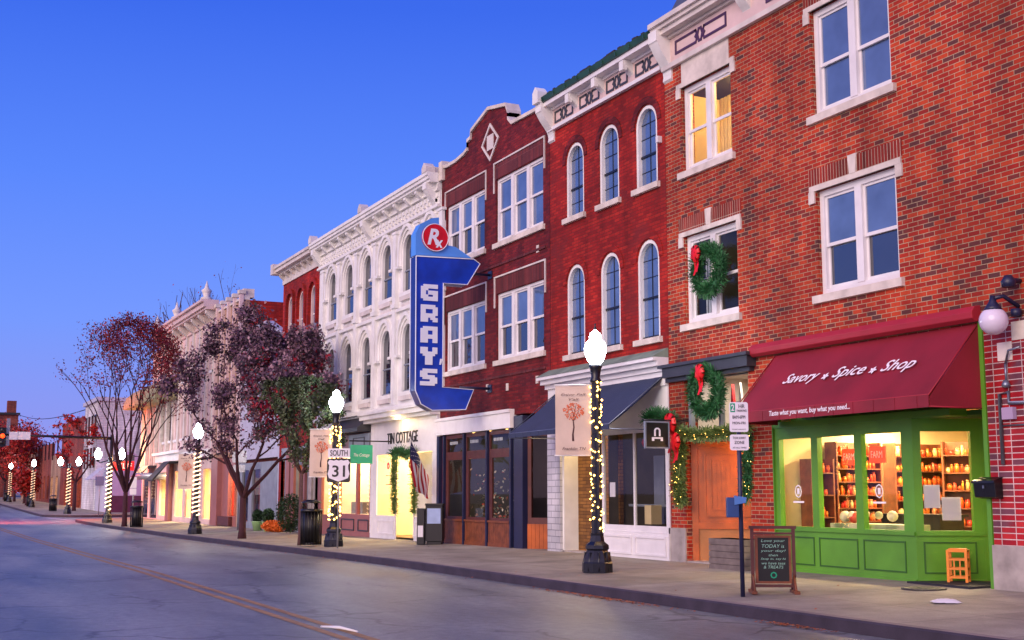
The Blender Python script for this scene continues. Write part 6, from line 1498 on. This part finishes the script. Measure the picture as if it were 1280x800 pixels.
# ---------------------------------------------------------------- traffic signal on its mast arm
fy0 = 10.4; mx_ = -100.8
P = thing('traffic_signal', 'amber traffic signal on a long dark mast arm over the side street', 'traffic signal', (-76.0, 9.9, SW(-76, 9.9)))
pole = (X(150, 545, 11.0), 11.0); pole = (-72.5, 12.4)
import_y = lambda px, py, xp: (ray(px, py)[1] * xp / ray(px, py)[0], HC + ray(px, py)[2] * xp / ray(px, py)[0])
xa = -80.0
ya, za = import_y(140, 548, xa); yb, zb2 = import_y(-6, 543, xa)
mb = MB(); mb.tube([(xa, ya, G(xa)), (xa, ya, za + .2)], [.14, .1], 12); mb.tube([(xa, ya, za), (xa, yb, zb2)], [.09, .06], 10); part('mast', mb, 'black', P)
ys_, zs_ = import_y(3, 545, xa)
mb = MB(); mb.box(xa - .15, xa + .15, ys_ - .2, ys_ + .2, zs_ - .62, zs_ + .5); hs_ = part('signal_head', mb, 'black', P)
for k, m_ in ((0, 'signal'), (-.38, 'black'), (.34, 'black')):
    mb = MB(); mb.lathe([(.13, 0), (.12, .03), (.01, .05)], (0, 0, 0), 16); mb.v = [(xa + .15 + z, ys_ + x, zs_ + k + y) for x, y, z in mb.v]; part('lens', mb, m_, hs_)
ld = bpy.data.lights.new('added_red_light', 'POINT'); ld.energy = 4500; ld.color = (1, .1, .03); ld.shadow_soft_size = .15  # added red light behind the signal head, reddens the road and crossing
lo = bpy.data.objects.new('added_red_light', ld); COL.objects.link(lo); lo.parent = P; lo.location = Vector((xa - .5, ys_, zs_)) - WL[P.name]
ys2, zs2 = import_y(10, 541, xa)
mb = MB(); mb.box(xa - .02, xa + .02, ys2 - .1, ys2 + .1, zs2 - .75, zs2 + .85); part('backplate', mb, 'signsteel', P)
for i_, (px_, w_) in enumerate(((17, .5), (30, .7))):
    y1_, z1_ = import_y(px_, 544.5, xa); mb = MB(); mb.box(xa + .08, xa + .11, y1_ - w_ / 2, y1_ + w_ / 2, z1_ - .24, z1_ + .22); part('sign_plate', mb, 'signwhite', P)
# overhead wire
y1_, z1_ = import_y(24, 520, -140); 
mb = MB(); a_ = Vector((-189, 13.4, 12.7)); b_ = Vector((-111.5, D + .3, 8.7)); mb.tube([tuple(a_.lerp(b_, k / 12) - Vector((0, 0, .8 * math.sin(math.pi * k / 12)))) for k in range(13)], .04, 5); tag(part('overhead_wire', mb, 'black'), 'thin wire strung from the brick hall to the pale blue building', 'wire')

# ---------------------------------------------------------------- fallen leaves along the gutter
mb = MB(); rnd = random.Random(8)
for k in range(900):
    if k < 420: x = -16.2 + rnd.gauss(0, .9); y = KY - .12 - abs(rnd.gauss(0, .1))
    elif k < 600: x = -11.9 + rnd.gauss(0, .35); y = KY - .1 - abs(rnd.gauss(0, .08))
    elif k < 850: x = -20 - rnd.random() * 45; y = KY - .05 - abs(rnd.gauss(0, .12))
    else: x = -10 - rnd.random() * 40; y = KY + .2 + rnd.random() * 3
    z = (G(x) if y < KY else SW(x, y)) + .012
    s_ = .012 + rnd.random() * .016; a = rnd.random() * 6.28
    mb.poly([(x + s_ * math.cos(a + q), y + s_ * math.sin(a + q), z + rnd.random() * .014) for q in (0, 1.4, 3.1, 4.6)])
tag(part('fallen_leaves', mb, 'debris'), 'orange fallen leaves along the gutter', 'fallen leaves', kind='stuff')

# ---------------------------------------------------------------- goods inside the spice shop
def shelf(label, O, ux, w_, rows, seed, m_='goods_red', h0=.3, top=2.4):
    """O is the front left foot; ux runs along the front to the viewer's right"""
    ux = Vector((*ux, 0)); uy = Vector((-ux.y, ux.x, 0)); P = thing('display_shelf', label, 'shelf', O); mb = MB(O, ux, uy); rnd = random.Random(seed); top -= O[2]
    mb.box(0, .03, 0, .3, 0, top); mb.box(w_ - .03, w_, 0, .3, 0, top); mb.box(.03, w_ - .03, .28, .3, .1, top)
    g = MB(O, ux, uy)
    for k in range(rows):
        z = .12 + (top - .35) * k / (rows - 1); mb.box(.03, w_ - .03, 0, .28, z - .02, z); xx = .05
        while xx < w_ - .1:
            r_ = .02 + rnd.random() * .03; hh = .07 + rnd.random() * .11; d_ = rnd.random() * .06; g.lathe([(r_, 0), (r_, hh * .72), (r_ * .65, hh * .82), (r_ * .8, hh * .84), (r_ * .8, hh)], (xx + r_, .02 + r_ + d_, z + .001), 8); xx += 2 * r_ + .006 + rnd.random() * .015
    part('rack', mb, 'wood', P); o = part('jars', g, m_, P); o['kind'] = 'stuff'
shelf('low shelf of jars against the side wall behind the first green shop pane', (-17.15, D + .45, .25), (0, 1), .5, 5, 1, top=2.1)
shelf('tall shelf of red spice jars seen through the second green shop pane', (-17.15, D + 1.0, .25), (0, 1), 1.0, 9, 2)
shelf('shelf of spice jars against the side wall seen through the third pane', (-17.15, D + 2.3, .25), (0, 1), 1.3, 8, 3)
shelf('free-standing jar rack in the middle of the green shop', (-16.35, D + 2.6, .25), (.8, .6), .7, 7, 6)
shelf('back wall shelf of dark goods seen through the angled window', (-16.6, D + 3.9, .25), (.9, .436), 1.3, 6, 4, 'goods_mix', top=1.9)
mb = MB(); mb.box(-16.2, -14.9, D + 1.1, D + 1.6, .25, 1.15); mb.box(-16.25, -14.85, D + 1.05, D + 1.65, 1.15, 1.19); tag(part('shop_counter', mb, 'black'), 'dark counter inside the green shop behind the panes', 'counter')
for x_, z_, w_ in ((X(1052, 560, D + .6), 1.98, .36), (X(1086, 560, D + .6), 2.0, .36)):
    mb = MB(); mb.box(x_, x_ + w_, D + .6, D + .63, z_, z_ + .26); o = part('red_shop_sign', mb, 'led_red'); tag(o, 'glowing red sign in the %s pane of the green shop' % ('second' if z_ < 1.99 else 'third'), 'sign')
    text('lettering', 'FARM', (x_ + .05, D + .595, z_ + .08), (1, 0, 0), (0, 0, 1), w_ - .1, .11, 'lettering', o)
for (px_, py_, w_, h_, nm) in ((1174, 640, .2, .36, 'left'), (1190, 650, .2, .4, 'right')):
    pass
sgo = Vector((xc, yf, 0)); 
for u_, z_, w_, h_, nm in ((.16, 1.3, .24, .34, 'square paper notice'), (.42, 1.12, .28, .34, 'slanted paper notice')):
    mb = MB((xc, yf, 0), (sg, cg, 0), (-cg, sg, 0)); mb.box(u_, u_ + w_, .07, .075, z_, z_ + h_); tag(part('paper_notice', mb, 'paper'), nm + ' taped inside the angled green shop window', 'notice')
mb = MB(); c_ = (-14.0, D + 2.2, 2.05); mb.lathe([(.2, 0), (.12, .12), (.04, .2), (.03, .3)], c_, 16); mb.tube([(c_[0], c_[1], 2.3), (c_[0], c_[1], 2.9)], .008, 5); tag(part('pendant_lamp', mb, 'darktrim'), 'dark pendant lamp inside the angled green shop window', 'pendant lamp')
mb = MB()
for x_ in (-17.05, -15.1):
    mb.strip([(x_ + .09 * math.cos(k * .7854), 1.55 + .11 * math.sin(k * .7854)) for k in range(8)], [(x_ + .07 * math.cos(k * .7854), 1.55 + .09 * math.sin(k * .7854)) for k in range(8)], yf + .055, yf + .058, True)
    mb.box(x_ - .03, x_ + .03, yf + .055, yf + .058, 1.5, 1.6); mb.box(x_ - .14, x_ + .14, yf + .055, yf + .058, 1.36, 1.39)
tag(part('window_emblem', mb, 'lettering'), 'faint white emblems lettered on the green shop panes', 'window lettering')
mb = MB(); rnd = random.Random(12)
for k in range(9): mb.ball((-16.3 + rnd.random() * 1.5, D + .3 + rnd.random() * .3, 1.12 + rnd.random() * .08), .06 + rnd.random() * .04, 8, 6)
mb.box(-16.4, -14.7, D + .2, D + .7, .3, 1.04); tag(part('window_display', mb, 'goods_mix'), 'low window display of dark bundles in the green shop', 'window display')
mb = MB(); mb.octa((0, 0, 0), .01)
mb = MB(); hx0 = X(991, 677); mb.box(hx0 - .02, hx0 + .02, yf - .03, yf, .64, .76); tag(part('outlet_cover', mb, 'white'), 'small white outlet cover low on the green shop front', 'outlet cover')
# goods in the orange shop and in the clothes shop
mb = MB(); mb.box(X(428), X(460), D + 1.2, D + 1.7, .3, 1.3); tag(part('shop_counter', mb, 'darktrim'), 'dark low counter inside the orange shop', 'counter')
mb = MB(); mb.box(X(429), X(443), D + .3, D + .6, .86, 1.25); tag(part('bench_cushion', mb, 'greyblue'), 'grey cushioned bench in the left orange shop window', 'bench')

# ---------------------------------------------------------------- trees
def tree(name, label, x, y, h, cr, base, leafm, barkm, nl, seed, trunk_r=.12, lean=(0, 0), fork=1.9, leafsz=.06, levels=5, spread=.55, sparse=1.0, group=None, extra=None, extra2=None, squash=1.0, nb=4, keep=.6):
    rnd = random.Random(seed); z0 = base; P = thing(name, label, 'tree', (x, y, z0), group)
    tb = MB(); tips = []
    R0 = Vector((x, y, z0)); C = Vector((x + lean[0], y + lean[1], z0 + fork + (h - fork) * .5)); rad = Vector((cr, cr, (h - fork) * .5 * squash)); r2 = random.Random(seed + 100); lobes = [(Vector((r2.gauss(0, 1), r2.gauss(0, 1), r2.gauss(0, .8))).normalized(), .75 + r2.random() * .45) for _ in range(14)]
    def inside(p):
        d = p - C
        if d.length < 1e-6: return 0
        u = d.normalized(); k = max(lobes, key=lambda q: q[0].dot(u))[1]
        return ((d.x / rad.x) ** 2 + (d.y / rad.y) ** 2 + (d.z / rad.z) ** 2) / k ** 2
    def grow(p, d, r, lv, ln):
        pts = [p]; rs = [r]; q = p; n = 4
        for k in range(n):
            d = (d + Vector((rnd.gauss(0, .12), rnd.gauss(0, .12), rnd.gauss(.03, .08)))).normalized(); q = q + d * ln / n
            if inside(q) > 1.05 and lv < levels:
                break
            pts.append(q); rs.append(r * (1 - .35 * (k + 1) / n))
        if len(pts) < 2: tips.append((p, lv)); return
        tb.tube(pts, rs, 6 if lv > 2 else (4 if lv > 0 else 3), cap=False)
        if lv <= 3:
            for k in range(1, len(pts)): tips.append((pts[k], lv))
        if lv <= 0 or len(pts) < n: tips.append((pts[-1], lv)); return
        m = nb if lv == levels else rnd.choice((2, 3, 3))
        for k in range(m):
            a = 2 * math.pi * (k + rnd.random() * .6) / m; o = d.orthogonal().normalized(); o2 = d.cross(o)
            sp = spread * (.6 + rnd.random() * .7)
            nd = (d + (o * math.cos(a) + o2 * math.sin(a)) * sp + Vector((0, 0, .12))).normalized()
            grow(pts[-1] if k or lv == levels else pts[-2], nd, rs[-1] * (.62 + rnd.random() * .15), lv - 1, ln * (.68 + rnd.random() * .22))
    tb.tube([tuple(R0 - Vector((0, 0, .1))), tuple(R0 + Vector((.01, 0, .25))), tuple(R0 + Vector((0, 0, fork)))], [trunk_r * 1.35, trunk_r, trunk_r * .85], 10)
    for k in range(nb):
        a = 2 * math.pi * (k + rnd.random() * .5) / nb; ww_ = spread * 1.1
        grow(R0 + Vector((0, 0, fork - .05)), Vector((math.cos(a) * ww_ + lean[0] * .15, math.sin(a) * ww_ + lean[1] * .15, 1)).normalized(), trunk_r * .62, levels - 1, (h - fork) * .36)
    part('trunk', tb, barkm, P)
    if nl:
        groups = {}; r3 = random.Random(seed + 7); tips = [t_ for t_ in tips if r3.random() < keep]
        wts = [.3 + r3.random() ** 2 * 2 for _ in tips]; picks = rnd.choices(range(len(tips)), wts, k=nl)
        for k in range(nl):
            p, lv = tips[picks[k]]
            if rnd.random() > sparse: continue
            c = p + Vector((rnd.gauss(0, 1), rnd.gauss(0, 1), rnd.gauss(0, 1))) * (.15 if leafsz < .08 else .3) * (cr / 2.5)
            mm = leafm
            if extra and extra[1](c - R0): mm = extra[0]
            if extra2 and extra2[1](c - R0): mm = extra2[0]
            groups.setdefault(mm, MB()).leaf(c, leafsz * (.6 + rnd.random() * .8), rnd)
        ks = list(groups); allm = MB()
        for i, k_ in enumerate(ks):
            g = groups[k_]; off = len(allm.v); allm.v += g.v
            for f_ in g.f: allm.f.append(tuple(a + off for a in f_)); allm.m.append(i); allm.sm.append(False)
        part('crown', allm, ks, P)
    return P
def up_h(px, py, x, y):      # height of the sight line through a pixel above the point (x, y)
    rx, ry, rz = ray(px, py); zc = x * x + y * y; k = math.sqrt(zc) / math.hypot(rx, ry); return HC + rz * k
tx, ty = -41.6, 10.1
tree('purple_leaved_tree', 'broad tree with purple autumn leaves and crimson tufts between the lamps', tx, ty, up_h(303, 398, tx, ty) + .1, 2.5, SW(tx, ty), 'purpleleaf', 'bark_dark', 31000, 8, lean=(.1, .05), trunk_r=.12, fork=1.35, leafsz=.06, levels=5, nb=5, extra=('magentaleaf', lambda d: .43 * d.x + .9 * d.y + random.gauss(0, .4) > .8 and 3.6 < d.z + random.gauss(0, .3) < 5.6), spread=.78, extra2=('greenleaf', lambda d: .43 * d.x + .9 * d.y + random.gauss(0, .7) > 1.6 and d.z + random.gauss(0, .5) < 4.0), keep=.6)
tx, ty = -34.5, 10.0
tree('olive_leaved_tree', 'slim tree with olive green leaves beside the trash can', tx, ty, 5.6, 1.3, SW(tx, ty), 'greenleaf', 'bark', 10000, 9, trunk_r=.06, fork=2.0, leafsz=.055, levels=4, spread=.6, extra=('purpleleaf', lambda d: d.z > 4.6))
tx, ty = -63.3, 9.65
tree('bare_red_tree', 'tall vase-shaped tree with bare branches and a few red leaves at the side street', tx, ty, up_h(140, 388, tx, ty), 3.3, SW(tx, ty), 'redleaf', 'bark_dark', 11000, 24, trunk_r=.12, fork=1.6, leafsz=.055, levels=6, spread=.38, nb=8, keep=.8)
for i, (x, y, h, cr, sd_, lb) in enumerate(((X(240, 360, 21.5), 21.5, Z(240, 356, 21.5), 4.6, 31, 'bare leafless tree rising behind the rose building roof'), (X(291, 355, 22), 22, Z(291, 346, 22), 2.4, 33, 'smaller bare tree with reddish twigs behind the tan pilastered building'))):
    tree('leafless_tree', lb, x, y, h, cr, G(x), 'redleaf', 'bark', 60, sd_, trunk_r=.5, fork=5, leafsz=.08, levels=6, spread=.36, nb=6, group='bare trees behind the roofs')
for i, (x, y, h, cr, sd_, lb) in enumerate(((-128, 10.5, 7.0, 3.2, 41, 'dark red tree in front of the brown shop building'), (-137, 11.0, 7.6, 3.6, 42, 'second dark red tree down the far block'), (-150, 11.0, 8.2, 4.2, 43, 'third dark red tree down the far block'), (-166, 11, 9.5, 4.6, 44, 'last dark red tree before the brick hall'), (-104, 12.0, 8.2, 1.6, 45, 'small dark red tree against the pale blue building'))):
    tree('red_leaved_tree', lb, x, y, h, cr, SW(x, y), 'farleaf', 'bark_dark', 5200 if i < 4 else 700, sd_, trunk_r=.14, fork=2.2, leafsz=.15, levels=4, spread=.6, group='dark red trees of the far block')
tx, ty = X(164, 500, 21), 21
tree('yellow_green_tree', 'yellow green tree behind the lilac corner building', tx, ty, 8.0, 3.4, G(tx), 'greenleaf', 'bark', 5000, 51, trunk_r=.14, fork=2, leafsz=.14, levels=4, spread=.6)
# shrubs and flowers before the arched building
def shrub(name, label, px_, pyb, w_, h_, m_, pot=None, y=None, seed=1, n=1600, cat='shrub'):
    y = y or D - .6; x = X(px_, pyb, y); z = SW(x, y); P = thing(name, label, cat, (x, y, z)); rnd = random.Random(seed); z1 = z
    if pot: mb = MB(); mb.lathe([(.16, 0), (.24, .34), (.26, .36), (.2, .37)], (x, y, z), 14); part('pot', mb, pot, P); z1 = z + .3
    st_ = MB(); lf = MB()
    for k in range(9): a = rnd.random() * 6.28; st_.tube([(x, y, z1), (x + math.cos(a) * w_ * .3, y + math.sin(a) * w_ * .3, z1 + h_ * .7)], [.015, .006], 4)
    part('stem', st_, 'bark', P)
    for k in range(n):
        d = Vector((rnd.gauss(0, 1), rnd.gauss(0, 1), rnd.gauss(0, 1))).normalized() * (.6 + .4 * rnd.random()); lf.leaf((x + d.x * w_ / 2, y + d.y * w_ / 2, z1 + h_ / 2 + d.z * h_ / 2), .035, rnd)
    part('foliage', lf, m_, P)
shrub('evergreen_shrub', 'big round evergreen shrub before the arched red building', 363, 657, 1.15, 1.45, 'shrub', None, seed=2, n=3500)
shrub('potted_shrub', 'small dark potted topiary left of the orange flowers', 322, 655, .45, .55, 'shrub', 'palegreen', seed=3)
shrub('potted_shrub', 'green potted plant behind the orange flowers', 335, 652, .5, .6, 'shrub', 'palegreen', seed=4)
shrub('flower_pot', 'low mound of orange flowers before the arched red building', 342, 656, .95, .45, 'mum', None, seed=5, n=2200, cat='flowers')
shrub('flower_pot', 'second mound of orange pumpkins and flowers beside the evergreen', 348, 657, .6, .4, 'mum', None, seed=6, n=1400, cat='flowers')
